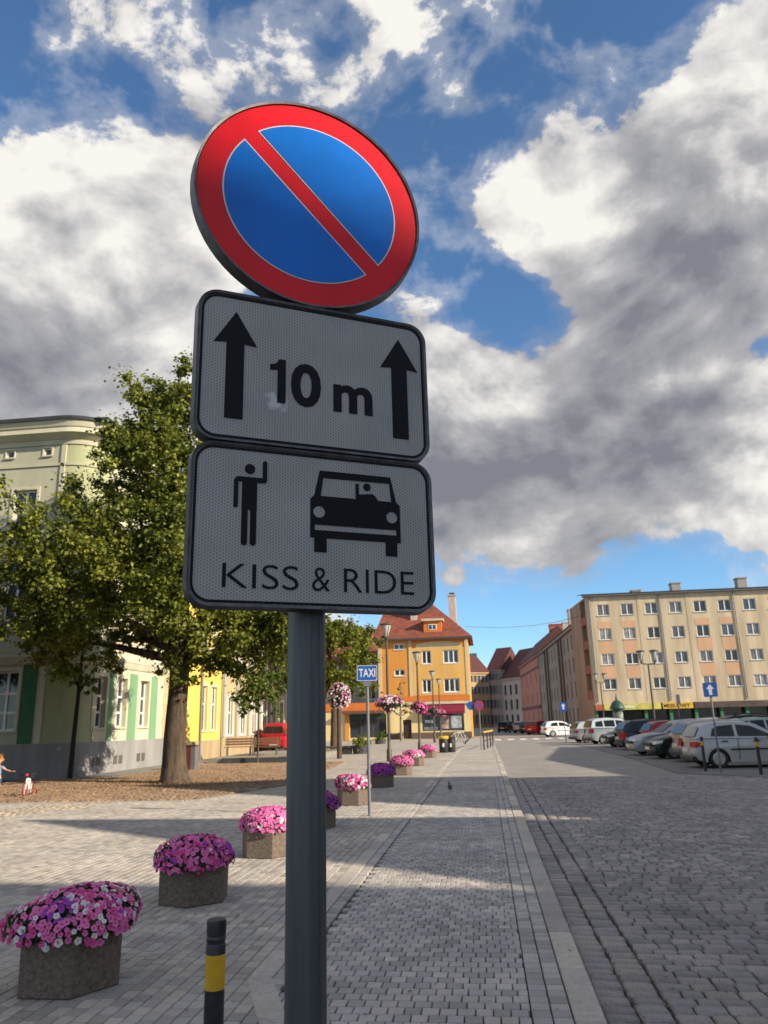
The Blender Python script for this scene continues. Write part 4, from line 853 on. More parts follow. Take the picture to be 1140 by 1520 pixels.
bar(pk, 'band', wallmat('brown_band', (.16, .075, .055), .2), (8.3, 176), (1.7/34.54, -34.5/34.54), 0, 34.5, 3.6, 4.1, .15); bar(pk, 'band', wallmat('brown_band', (.16, .075, .055), .2), (8.3, 176), (1.7/34.54, -34.5/34.54), 0, 34.5, 10.6, 10.9, .1)
tenement('white_tenement', 'narrow pale tenement between pink and mauve houses', (4.6, 190), (9.4, 181), 11.2, wallmat('pale_plaster', (.50, .43, .38), .12), 4, [(.8,2.8),(4.0,6.2),(7.4,9.6)], TILED, 7, depthlen=11, ww=1.0, fm=mat('dark_frame', (.1, .09, .09), .7))
tenement('mauve_tenement', 'mauve grey tenement with rows of tall windows', (1.4, 192), (4.6, 190), 13.6, wallmat('mauve_plaster', (.36, .27, .24), .15), 4, [(.8,2.8),(4.4,6.4),(7.8,9.8),(11,12.6)], TILED, 5.5, depthlen=10, ww=.75, fm=mat('dull_frame', (.3, .28, .26), .7), sur=.12)
tenement('brown_tenement', 'ochre brown tenement with white dormers closing the street', (-6, 186), (1.4, 191), 13.0, wallmat('ochre_brown_plaster', (.42, .28, .15), .15), 8, [(.8,3.0),(4.6,6.4),(7.8,9.5),(10.6,12.1)], TILED, 4.2, depthlen=10, ww=.8, fm=mat('dull_frame', (.3, .28, .26), .7), sur=.1)
tenement('lemon_house', 'small pale yellow gable peeking out behind the orange building', (-10, 212), (-1.5, 212), 17.6, wallmat('lemon_plaster', (.62, .52, .22), .1), 3, [(4,6),(8,10),(13,15)], SHEET, 2.2, depthlen=10)
# ---- houses on the sunny side of the square, out of the picture: their gables shade the street
def gabled(label, y0, y1, hv0, hp, yp, hv1, x0=20.0, dep=7, wm=None):
    t = thing('gabled_house', label, 'house', (x0, y0, 0), 0, 'gabled houses along the car park side'); wm = wm or CREAM; W_ = y1-y0; H = min(hv0, hv1)-1.2
    rows = [(1.0, 2.8), (4.2, 6.0)]; n_c = max(1, int(W_/2.2)); hs = [(W_*(i+.5)/n_c-.5, W_*(i+.5)/n_c+.5, *r_) for i in range(n_c) for r_ in rows]
    o_, u_ = (x0, y1), (0, -1); facade(t, 'wall', o_, u_, W_, 0, H, hs, wm)
    for h in hs: window(t, o_, u_, *h, sill=True)
    MB().add([(x0,y0,H),(x0,y1,H),(x0,y1,hv1),(x0,yp,hp),(x0,y0,hv0)]+[(x0+.35,y0,H),(x0+.35,y1,H),(x0+.35,y1,hv1),(x0+.35,yp,hp),(x0+.35,y0,hv0)], [(0,1,2,3,4),(9,8,7,6,5),(1,6,7,2),(2,7,8,3),(3,8,9,4),(4,9,5,0)]).build('gable', wm, t)
    MB().add([(x0+.35,y0,hv0-.7),(x0+.35,yp,hp-.7),(x0+.35,y1,hv1-.7),(x0+dep,y0,hv0-.7),(x0+dep,yp,hp-.7),(x0+dep,y1,hv1-.7)], [(0,1,4,3),(1,2,5,4)]).build('roof', TILED, t, fixn=False)
    MB().box(x0+.02, x0+dep, y0, y0+.1, 0, hv0-.7).box(x0+.02, x0+dep, y1-.1, y1, 0, hv1-.7).box(x0+dep-.1, x0+dep, y0, y1, 0, H).build('side_wall', wm, t)
    return t
gabled('gabled cream house facing the square, southern end of the car park row', -18, -4.9, 12.5, 16.5, -11, 11.7)
gabled('tall gabled grey house in the car park row', -4.85, 1.55, 11.7, 15.5, -1.8, 9.6, wm=GREYW)
gabled('gabled ochre house in the middle of the car park row', 1.6, 8.35, 9.6, 14.6, 4.6, 8.9, wm=YELL)
gabled('broad gabled house closing the car park row', 8.4, 17.4, 8.9, 15.4, 12.2, 11.8, wm=PALE)
gabled('low workshop house with shallow gable past the car park row', 17.6, 46, 7.6, 8.6, 30, 7.6, wm=AP)
# ------------------------------------------------------------------ trees
BARK = mat('bark', (.085, .06, .042), .95, .55, 9, bump=1.0, bscale=14, streak=.12)
LIND = leafmat('linden_leaf', (.066, .088, .012), (.165, .195, .024), (.31, .30, .042))
GRN = leafmat('green_leaf', (.045, .085, .012), (.085, .14, .02), (.14, .17, .03))
def tree(name, label, loc, trunk, limbs, clumps, lm, leaf, per, seed, bark=None, group=None, squash=.75):
    """trunk: [(x,y,z,r)]; limbs: list of such; clumps: [(x,y,z,radius)] relative to loc"""
    rnd = random.Random(seed); t = thing(name, label, 'tree', loc, 0, group or ('lindens around the plaza' if 'linden' in name else None))
    mb = MB().tube([p[:3] for p in trunk], [p[3] for p in trunk], 14); mb.build('trunk', bark or BARK, t, world=False, smooth=60)
    if limbs:
        mb = MB()
        for L_ in limbs: mb.tube([p[:3] for p in L_], [p[3] for p in L_], 7)
        mb.build('limbs', bark or BARK, t, world=False, smooth=60)['kind'] = 'stuff'
    V_ = []; T = []; 
    for cx_, cy_, cz_, cr in clumps:
        n = int(per*cr*cr); base = rnd.uniform(0, .35)
        subs = [(Vector((rnd.gauss(0, .5), rnd.gauss(0, .5), rnd.gauss(0, .4)))*cr, rnd.uniform(.22, .42)*cr) for _ in range(max(5, int(8*cr)))]
        for k in range(n):
            so_2, sr = rnd.choice(subs); d = Vector((rnd.gauss(0, 1), rnd.gauss(0, 1), rnd.gauss(0, 1))).normalized(); q = Vector((cx_, cy_, cz_))+so_2+Vector((d.x, d.y, d.z*squash))*sr*abs(rnd.gauss(0, .85))
            nn = (d*.5+Vector((rnd.gauss(0, .5), rnd.gauss(0, .5), rnd.gauss(.55, .5)))).normalized(); u = nn.orthogonal().normalized(); u.rotate(Matrix.Rotation(rnd.random()*6.28, 3, nn)); v = nn.cross(u); s_ = leaf*rnd.uniform(.65, 1.25)
            V_ += [q+u*s_, q+v*s_*.62+nn*s_*.18, q-u*s_*.8, q-v*s_*.62+nn*s_*.18]; T.append(min(1, max(0, base+rnd.gauss(.28, .22))))
    me = bpy.data.meshes.new('crown'); co = np.array([tuple(x) for x in V_], dtype=np.float32); nf = len(T)
    me.vertices.add(len(co)); me.vertices.foreach_set('co', co.ravel()); me.loops.add(nf*4); me.loops.foreach_set('vertex_index', np.arange(nf*4, dtype=np.int32)); me.polygons.add(nf); me.polygons.foreach_set('loop_start', np.arange(0, nf*4, 4, dtype=np.int32)); me.polygons.foreach_set('loop_total', np.full(nf, 4, dtype=np.int32))
    me.materials.append(lm); set_tint(me, T); me.update(calc_edges=True); o = bpy.data.objects.new('crown', me); C.objects.link(o); o.parent = t; o['kind'] = 'stuff'
    return t
def cloud_of_clumps(center, rad, n, seed, cr=(.7, 1.2), shell=.55, shape=None):
    rnd = random.Random(seed); out = []
    while len(out) < n:
        d = Vector((rnd.gauss(0, 1), rnd.gauss(0, 1), rnd.gauss(0, 1))).normalized(); q = shell+(1-shell)*rnd.random()**.6
        p = (center[0]+d.x*rad[0]*q, center[1]+d.y*rad[1]*q, center[2]+d.z*rad[2]*q)
        if shape and not shape(p): continue
        if any((p[0]-o[0])**2+(p[1]-o[1])**2+(p[2]-o[2])**2 < (.55*cr[0])**2 for o in out) and rnd.random() < .8: continue
        out.append((*p, rnd.uniform(*cr)))
    return out
# big linden: lower spreading crown and a narrower leader
cl = cloud_of_clumps((-.6, .2, 6.6), (5.6, 4.4, 3.0), 125, 1, (.75, 1.25), .4)
cl += cloud_of_clumps((.1, .3, 10.4), (3.1, 2.8, 3.9), 75, 2, (.65, 1.1), .4, lambda p: (p[0]-.1)**2 < (3.3-max(0, p[2]-9.5)*.42)**2)
cl += [(-1.4, 0, 14.0, .75), (-1.5, .1, 13.5, .8), (-1.3, .2, 12.9, 1.0), (-.9, 0, 12.2, 1.1), (.6, 0, 13.3, .75), (-2.6, 0, 11.8, .8), (-4.8, -.4, 5.0, .9), (-3.9, -.6, 3.8, .75), (-3.6, -.8, 4.4, .8), (-2.0, -.4, 4.0, .7), (1.5, -.4, 3.7, .8), (2.4, 0, 3.3, .75), (3.2, .2, 4.0, .9), (-5.6, 0, 6.2, .9), (-5.9, -.3, 7.4, .85), (3.9, .2, 5.0, 1.0), (.4, -.8, 3.6, .6)]
cl = [c for c in cl if not (-6.2 < c[0] < -3.1 and c[2] > 9.6)]
rl = random.Random(5); limbs = []
for k in range(22):
    c = cl[rl.randrange(len(cl))]; z0_ = rl.uniform(3.0, 7.5); m1 = (c[0]*.45+rl.gauss(0, .2), c[1]*.45, z0_+(c[2]-z0_)*.55)
    limbs.append([(0, 0, z0_, .17), (*m1, .10), (c[0], c[1], c[2], .03)])
tree('linden_tree', 'large old linden with dark trunk and golden green crown beside the corner house', (-9.95, 24.56, 0),
     [(.05,0,-.05,.60),(.04,0,.15,.46),(.0,0,.6,.385),(-.02,0,1.5,.345),(.02,0,2.6,.32),(.05,0,3.6,.32),(0,0,5.5,.27),(-.2,.1,8,.19),(-.8,0,11,.11),(-1.5,0,13.8,.03)], limbs, cl, LIND, .078, 1250, 11)
# neighbour at the frame's edge, shading the house front
cl2 = cloud_of_clumps((0, 0, 6.0), (3.3, 3.2, 3.4), 62, 3, (.75, 1.2), .4)
tree('linden_tree', 'linden with dark foliage in front of the shaded green house front', (-19.6, 23.8, 0), [(0,0,-.05,.42),(0,0,1,.33),(.05,0,3,.27),(0,0,6,.16),(0,0,8.5,.05)], [[(0,0,3.2,.12),(1.6,.4,5,.05)],[(0,0,3.6,.12),(-1.6,.4,5.5,.05)]], cl2, LIND, .10, 300, 12)
tree('linden_tree', 'linden whose trunk is out of view, added to keep skylight off the house front', (-17.9, 20.6, 0), [(0,0,-.05,.42),(0,0,1,.33),(.05,0,3,.27),(0,0,6,.16),(0,0,9.5,.05)], [[(0,0,3.2,.12),(1.6,.4,5,.05)],[(0,0,3.6,.12),(-1.6,.4,5.5,.05)]], cloud_of_clumps((0, 0, 7.0), (2.9, 2.9, 4.0), 66, 33, (.75, 1.2), .4), LIND, .10, 300, 22)  # extra tree added to hold sky light off the house front
tree('young_linden', 'young slim dark tree standing at the curved corner of the green house', (-14.95, 27.3, 0), [(.0,0,-.05,.10),(.03,0,1.5,.085),(.08,0,3.2,.07),(.1,0,5.2,.03)], [[(.08,0,3.0,.04),(.6,0,3.9,.015)],[(.08,0,3.2,.04),(-.5,.1,4.2,.015)]],
     [(.1,0,3.3,.55),(.45,-.1,3.7,.6),(-.4,0,3.9,.6),(.1,.1,4.5,.75),(-.2,0,5.2,.7),(.5,.1,5.0,.6),(.7,-.2,3.2,.4)], LIND, .10, 330, 13, bark=mat('dark_bark', (.03, .022, .018), .95, .3, 6))
tree('sapling', 'small bright green tree over the benches with thin trunk', (-10.85, 37.0, 0), [(0,0,-.05,.05),(.02,0,1.2,.045),(0,0,2.4,.035),(0,0,4.2,.015)], [], cloud_of_clumps((0, 0, 3.25), (1.25, 1.2, 1.35), 30, 6, (.4, .62), .35), GRN, .085, 520, 14)
cl3 = cloud_of_clumps((-.8, 0, 6.7), (4.3, 4.0, 3.3), 62, 7, (.85, 1.3), .45)
tree('linden_tree', 'round linden standing in front of the low shop wing', (-10.6, 55.0, 0), [(0,0,-.05,.3),(0,0,1.5,.24),(0,0,3.6,.2),(-.3,0,6.5,.12),(-.4,0,9,.04)], [[(0,0,3.4,.1),(1.8,0,5.6,.04)],[(0,0,3.4,.1),(-2.2,0,5.8,.04)]], cl3, LIND, .125, 620, 15)
src_ = [o for o in bpy.data.objects if o.type == 'EMPTY' and o.get('label', '').startswith('linden whose trunk')][0]
for x_, y_, lab in ((-14.6, 11.5, 'added unseen linden straight across from the planters, darkening the house front'), (-20.5, 14.5, 'added unseen linden set back towards the houses, darkening the house front'), (-18.5, 8.0, 'added unseen linden at the far end, darkening the house front')):  # unseen lindens added to block light from the corner house front
    c_ = src_.copy(); C.objects.link(c_); c_.location = (x_, y_, 0); c_['label'] = lab
    for ch in [o for o in bpy.data.objects if o.parent == src_]:
        d_ = ch.copy(); C.objects.link(d_); d_.parent = c_
tree('rowan_tree', 'small feathery tree with thin trunk in front of the pale doorway', (-8.0, 75.0, 0), [(0,0,-.05,.13),(0,0,1.5,.10),(0,0,2.6,.08),(.1,0,5.6,.02)], [[(0,0,2.3,.05),(1.5,0,2.9,.015)],[(0,0,2.3,.05),(-1.4,0,3.2,.015)],[(0,0,3,.05),(.7,0,6.2,.015)]],
     [(0,0,3.4,.8),(.7,0,3.0,.6),(-.8,0,3.2,.6),(.1,0,4.3,.6),(1.3,0,2.8,.4),(-1.3,0,3.1,.4),(.4,0,5.4,.3)], GRN, .13, 150, 16, bark=mat('pale_bark', (.2, .16, .12), .9, .2, 6))
for x_, y_, lab, c_ in ((-7.3, 45.9, 'rounded ochre shrub at the end of the dark stone bench', LIND), (-8.8, 66, 'round clipped green shrub before the shop wing window', GRN)):
    sb_ = tree('shrub', lab, (x_, y_, 0), [(0,0,0,.06),(0,0,.4,.04)], [], cloud_of_clumps((0, 0, .62), (.5, .5, .36), 16, 8, (.25, .36), .3), c_, .06, 900, 17); sb_['category'] = 'shrub'
    b_ = tag(MB().lathe([(.42,0),(.5,.42),(.44,.42),(.42,.36)], 20, (x_, y_, 0)).build('shrub_tub', mat('dark_tub', (.05, .05, .055), .7), smooth=40), 'dark round tub holding the '+('ochre shrub by the stone bench' if y_ < 50 else 'clipped green shrub by the shop wing'), 'tub')
# ------------------------------------------------------------------ street furniture
BLUEP = mat('sign_blue', (.012, .085, .36), .4, .1, 8); IRON = mat('lamp_iron', (.055, .05, .046), .55, .25, 6); LGL = mat('lamp_glass', (.55, .55, .52), .2, .1, 2)
ts = thing('taxi_sign', 'blue taxi sign on slim grey pole beside the purple and pink planters', 'road sign', (-2.28, 15.33, 0), R(6))
MB().lathe([(.03,-.03),(.03,2.52)], 14).build('pole', STEEL, ts, world=False, smooth=40)
signmesh('plate', ts, BLUEP, [rrect(-.2, .2, 2.51, 2.81, .02, 3)], -.045, -.035); signmesh('rim', ts, LINE, ring(rrect(-.2, .2, 2.51, 2.81, .02, 3), rrect(-.19, .19, 2.52, 2.80, .018, 3)), -.047, -.034)
put_text(ts, 'TAXI', -.165, .165, 2.585, 2.745, LINE, .02, -.0475); MB().add([(-.1,-.035,2.5),(.1,-.035,2.5),(.06,-.035,2.40),(-.06,-.035,2.40)], [(0,1,2,3)]).build('bracket', STEEL, ts, world=False)
def lamp(loc, H, label, heads=1, basket=True, group='street lamps'):
    t = thing('street_lamp', label, 'street lamp', loc, 0, group)
    MB().lathe([(.12,-.03),(.12,.5),(.08,.55),(.07,1.0),(.055,H-1.0),(.05,H-.95)], 12).build('post', IRON, t, world=False, smooth=40)
    xs_ = [0] if heads == 1 else [-.42, .42]
    if heads == 2:
        mb = MB().tube([(0,0,H-1.1),(0,0,H-.95)], .05, 8); mb.tube([(-.42,0,H-.75),(-.38,0,H-.92),(0,0,H-.97),(.38,0,H-.92),(.42,0,H-.75)], .035, 8); mb.build('arms', IRON, t, world=False)
    for x_ in xs_:
        z = H-.75
        hd = MB().lathe([(.05,z-.2),(.07,z-.05),(.09,z)], 12, (x_,0,0)).build('lantern_base', IRON, t, world=False)
        mb = MB()
        for k in range(4):
            a = R(45+90*k); mb.tube([(x_+.08*math.cos(a), .08*math.sin(a), z), (x_+.27*math.cos(a), .27*math.sin(a), z+.6)], .014, 5)
        mb.lathe([(.285,z+.59),(.30,z+.6),(.3,z+.635),(.1,z+.70)], 12, (x_,0,0)); mb.build('lantern_frame', IRON, t, world=False)
        MB().lathe([(.07,z+.02),(.235,z+.57),(.2,z+.575)], 12, (x_,0,0)).build('lantern_glass', LGL, t, world=False, smooth=40)
    if basket: MB().lathe([(.06,2.15),(.32,2.38),(.38,2.48),(.06,2.46)], 16).build('basket', BLACK, t, world=False, smooth=40)
LP = [((-4.43,36.2,0), 6.35, 'tall lamp post whose basket holds white and pink flowers', {'pink':3,'white':4}, .6), ((-4.0,48.0,0), 6.0, 'tall lamp post whose basket holds dark pink flowers', {'hot':3,'pink':3}, .55),
      ((-4.3,67,0), 6.0, 'tall lamp post whose basket holds thin green and few pink flowers', {'pink':1}, .6), ((-4.5,80,0), 6.0, 'lamp post with pink basket right in front of the crimson awning', {'pink':5}, .6)]
for i, (loc, H, lab, mix, rr) in enumerate(LP):
    lamp(loc, H, lab); petunias('hanging_flowers', 'flowers in the '+['white and pink', 'dark pink', 'mostly green', 'pale pink'][i]+' basket of a lamp post', (loc[0], loc[1], 2.45), rr, rr, .42, mix, [200,120,30,100][i], False, 80+i, .045 if i < 2 else .06, base_z=.05, ball=False, droop=.3)
lamp((10.7, 52, -.04), 5.95, 'black lamp post with two lanterns rising above the parked cars', 2, False); lamp((11.5, 79, -.04), 6.0, 'black lamp post with two lanterns beside the green advertising column', 2, False)
ft = thing('flower_post', 'dark post topped with a white and pink flower ball', 'flower stand', (-7.45, 40, 0)); MB().lathe([(.13,-.02),(.12,2.55),(.3,2.7),(.05,2.7)], 14).build('post', mat('brown_post', (.07, .045, .035), .8), ft, world=False, smooth=40)
petunias('flower_ball', 'white petunias below pink ones heaped on the dark flower post', (-7.45, 40, 2.75), .62, .62, .72, {'white':5,'pink':3}, 330, False, 90, .05, base_z=.3, ball=True)
def sign_on_pole(name, label, loc, rz, poleh, shape, m, extra=None):
    t = thing(name, label, 'road sign', loc, rz); MB().lathe([(.03,-.05),(.03,poleh)], 10).build('pole', STEEL, t, world=False, smooth=40); signmesh('plate', t, m, [shape], -.05, -.035); signmesh('backing', t, BACK, [[(p[0]*.98, p[1]) for p in shape]], -.034, -.03)
    if extra: extra(t)
    return t
def arrow_mark(z, s): return lambda t: signmesh('arrow', t, LINE, [[(-.05*s,z-.16*s),(.05*s,z-.16*s),(.05*s,z+.02*s),(.12*s,z+.02*s),(0,z+.17*s),(-.12*s,z+.02*s),(-.05*s,z+.02*s)]], -.053, -.049)
ow = sign_on_pole('one_way_sign', 'square blue one way sign with white arrow before the silver hatchback', (7.14, 25.94, -.04), R(-5), 2.7, rrect(-.21, .21, 2.28, 2.72, .02, 3), BLUEP, arrow_mark(2.5, 1))
sign_on_pole('one_way_sign', 'small blue sign with white arrow beside the white car', (5.85, 60, 0), R(0), 2.8, rrect(-.24, .24, 2.2, 2.85, .02, 3), BLUEP, arrow_mark(2.55, 1.3))
sign_on_pole('traffic_sign', 'dark sign on a thin pole behind the dark green car', (10.6, 45, -.04), R(50), 2.8, rrect(-.2, .2, 2.3, 2.85, .05, 3), BACK)
def npx(t):
    c = (0, 2.6); signmesh('blue_field', t, BLUEP, [circ(*c, .21, 24)], -.056, -.051)
    for q in (45, 135): signmesh('red_bar', t, mat('sign_red', (.42, .02, .03), .4), [[(c[0]+a*math.cos(R(q))-b*math.sin(R(q)), c[1]+a*math.sin(R(q))+b*math.cos(R(q))) for a, b in ((-.22,-.03),(.22,-.03),(.22,.03),(-.22,.03))]], -.06, -.057)
    signmesh('side_plate', t, BLUEP, [circ(-.5, 2.58, .26, 20)], .03, .04)
sign_on_pole('no_stopping_sign', 'red and blue round sign on pole at the far corner by the yellow rail', (-.32, 48.6, 0), R(4), 2.62, circ(0, 2.6, .29, 24), mat('sign_red', (.42, .02, .03), .4), npx)
pr_ = thing('corner_railing', 'black railing with yellow top rail at the far pavement corner', 'railing', (-.15, 48.0, 0))
for k, (x_, y_) in enumerate(((0,0),(.22,2.4),(.42,4.8),(.6,7.2))): MB().lathe([(.045,-.02),(.045,.98)], 10, (x_, y_, 0)).build('post', BLACK, pr_, world=False)
MB().tube([(0,0,1.0),(.22,2.4,1.0),(.42,4.8,1.0),(.6,7.2,1.0)], .055, 8).build('top_rail', YEL, pr_, world=False); MB().tube([(0,0,.5),(.22,2.4,.5),(.42,4.8,.5),(.6,7.2,.5)], .03, 8).build('lower_rail', BLACK, pr_, world=False)
def bin_(loc, label, r, h, body, lid, name='litter_bin'):
    t = thing(name, label, 'bin', loc, 0, 'round black litter bins'); MB().lathe([(r*.9,0),(r*.95,.03),(r,h-.12),(r*.98,h-.1)], 18).build('body', body, t, world=False, smooth=40); MB().lathe([(r*1.06,h-.11),(r*1.08,h-.02),(r*.9,h+.03),(r*.7,h+.02),(r*.66,h-.06)], 18).build('bag_rim', lid, t, world=False, smooth=40); MB().box(-r*.2, r*.2, -r-.012, -r*.9, h*.35, h*.6).build('sticker', WHITE, t, world=False)
bin_((-2.4, 45.1, 0), 'black round litter bin with yellow bag rim beyond the planters', .27, .86, BLACK, YEL); bin_((-2.0, 45.5, 0), 'black round litter bin tucked behind the yellow rimmed one', .25, .8, BLACK, BLACK)
tb = thing('litter_bin', 'square brown and grey litter bin beside the big linden trunk', 'bin', (-12.2, 32.0, .03)); MB().box(-.2, .02, -.19, .19, 0, .92).build('side_panel', mat('brown_panel', (.12, .03, .018), .7), tb, world=False); MB().box(.022, .2, -.19, .19, 0, .92).build('body', STEEL, tb, world=False); MB().box(-.22, .22, -.21, .21, .922, .96).build('lid', BLACK, tb, world=False)
WOODB = mat('bench_wood', (.17, .085, .045), .7, .3, 8)
def bench(loc, rz, label):
    t = thing('park_bench', label, 'bench', loc, rz, 'slatted benches on the terrace')
    for k in range(4): MB().box(-.75, .75, -.22+k*.12, -.12+k*.12, .42, .455).build('slat', WOODB, t, world=False)
    for k in range(3): MB().box(-.75, .75, .27+k*.03, .30+k*.03, .52+k*.13, .62+k*.13).build('back_slat', WOODB, t, world=False)
    for s in (-.6, .6):
        MB().tube([(s,-.2,0),(s,-.2,.42)], .025, 6).build('leg', IRON, t, world=False); MB().tube([(s,.2,0),(s,.25,.45),(s,.36,.92)], .025, 6).build('leg', IRON, t, world=False)
bench((-12.9, 40.5, .22), R(10), 'wooden slatted bench nearest the ochre house on the raised terrace'); bench((-11.4, 40.2, .22), R(5), 'wooden slatted bench beside the sapling on the raised terrace')
terr = tag(MB().box(-13.55, -8.6, 37.4, 47.5, -.02, .22).build('terrace', mat('terrace_slab', (.24, .215, .185), .9, .15, 2)), kind='structure'); MB().box(-12.7, -8.5, 37.3, 37.39, -.02, .235).build('terrace_edge', mat('dark_edge', (.045, .05, .055), .7), terr)
sbn = thing('stone_bench', 'long dark slab bench on two blocks by the ochre shrub', 'bench', (-8.9, 45.7, 0)); MB().box(-1.7, 1.3, -.3, .3, .34, .46).build('seat', mat('dark_stone', (.07, .062, .058), .8), sbn, world=False, bevel=.02)
for x_ in (-1.2, .8): MB().box(x_-.3, x_+.3, -.25, .25, 0, .338).build('support', mat('darker_stone', (.03, .028, .028), .8), sbn, world=False)
mc = thing('advertising_column', 'dark green round advertising column with domed roof before the apartment block', 'column', (11.4, 70, -.04)); GC = mat('column_green', (.012, .055, .04), .5, .2, 3)
MB().lathe([(.5,0),(.5,.3),(.42,.34),(.42,2.3),(.5,2.36)], 20).build('drum', GC, mc, world=False, smooth=40); MB().lathe([(.62,2.37),(.66,2.45),(.6,2.6),(.42,2.95),(.12,3.15),(.05,3.5),(.02,3.75)], 20).build('dome', GC, mc, world=False, smooth=40); MB().lathe([(.425,.6),(.427,.62),(.427,2.1),(.425,2.12)], 20).build('poster', mat('column_poster', (.2, .22, .2), .7, .6, 3), mc, world=False, smooth=40)
wire = tag(MB().tube([(-1.5, 84, 11.6), (2.5, 86, 11.55), (6, 88, 11.9), (9, 89.4, 12.4), (12.0, 90.8, 13.2)], .025, 5).build('overhead_wire', mat('wire', (.05, .06, .07), .6)), 'thin dark cable strung across the street between two buildings', 'cable')
# ------------------------------------------------------------------ cars
PAINT = {k: mat('paint_'+k, c, .34, .04, 3, metal=mt, coat=.25, spec=.4) for k, c, mt in (('silver', (.40, .41, .43), .4), ('beige', (.34, .33, .30), .5), ('green', (.008, .022, .02), .2), ('grey', (.33, .34, .36), .5), ('red', (.26, .012, .02), .2), ('navy', (.018, .026, .05), .3), ('ice', (.42, .47, .50), .45), ('white', (.80, .80, .80), 0), ('crimson', (.36, .008, .015), .1), ('bottle', (.012, .10, .045), .2), ('mint', (.36, .44, .36), .4), ('black', (.012, .013, .015), .2))}
TAIL = mat('tail_lamp', (.40, .010, .016), .3, .1, 9, spec=.3); HEADL = mat('head_lamp', (.62, .64, .66), .12, .1, 8); PLATEW = mat('number_plate', (.72, .72, .70), .5)
TYPES = {
 'hatch': dict(L=4.2, W=1.74, body=[(.12,.26),(.02,.36),(.0,.52),(.05,.72),(.10,.98),(3.02,.96),(3.5,.88),(3.95,.76),(4.14,.62),(4.2,.48),(4.18,.3),(4.05,.2)], gh=[(.10,.97),(.36,1.33),(.62,1.44),(1.3,1.485),(1.9,1.45),(2.25,1.36),(3.02,.95)], xr=.80, xf=3.38,
   glass=[[(.62,1.03),(.72,1.27),(.95,1.36),(1.42,1.40),(1.42,1.02)],[(1.52,1.02),(1.52,1.40),(2.0,1.35),(2.72,1.0)]], rg=(.14,1.02,.36,1.34), wg=(2.96,.99,2.27,1.35), hz=(.86,.70,.30)),
 'wagon': dict(L=4.6, W=1.78, body=[(.12,.26),(.02,.38),(.0,.55),(.05,.75),(.08,1.0),(3.25,.98),(3.8,.92),(4.35,.80),(4.54,.64),(4.6,.5),(4.57,.3),(4.45,.2)], gh=[(.08,.99),(.42,1.42),(.7,1.50),(1.6,1.54),(2.2,1.50),(2.55,1.38),(3.25,.97)], xr=.86, xf=3.72,
   glass=[[(.35,1.06),(.55,1.36),(1.0,1.43),(1.0,1.05)],[(1.08,1.05),(1.08,1.43),(1.72,1.45),(1.72,1.04)],[(1.82,1.04),(1.82,1.45),(2.3,1.37),(2.95,1.02)]], rg=(.12,1.05,.40,1.41), wg=(3.18,1.01,2.57,1.37), hz=(.9,.74,.30)),
 'van': dict(L=4.4, W=1.8, body=[(.12,.28),(.02,.4),(.0,.6),(.03,.85),(.06,1.08),(3.2,1.06),(3.7,.98),(4.18,.82),(4.36,.66),(4.4,.5),(4.37,.3),(4.25,.2)], gh=[(.06,1.07),(.22,1.5),(.45,1.63),(1.4,1.68),(2.1,1.62),(2.5,1.5),(3.2,1.05)], xr=.84, xf=3.5,
   glass=[[(.35,1.14),(.42,1.45),(.9,1.52),(.9,1.13)],[(1.0,1.13),(1.0,1.53),(1.72,1.55),(1.72,1.12)],[(1.82,1.12),(1.82,1.55),(2.25,1.49),(2.95,1.1)]], rg=(.09,1.12,.22,1.5), wg=(3.14,1.09,2.53,1.48), hz=(1.0,.8,.34)),
 'box': dict(L=4.3, W=1.82, body=[(.1,.28),(.02,.4),(.0,.6),(.02,.9),(.03,1.1),(3.2,1.1),(3.75,1.0),(4.1,.85),(4.26,.66),(4.3,.5),(4.27,.3),(4.15,.2)], gh=[(.03,1.09),(.1,1.65),(.25,1.80),(1.4,1.84),(2.2,1.78),(2.55,1.65),(3.2,1.09)], xr=.8, xf=3.45,
   glass=[[(1.82,1.15),(1.82,1.62),(2.3,1.58),(2.95,1.14)]], rg=(.055,1.2,.105,1.6), wg=(3.14,1.14,2.58,1.63), hz=(1.05,.62,.32))}
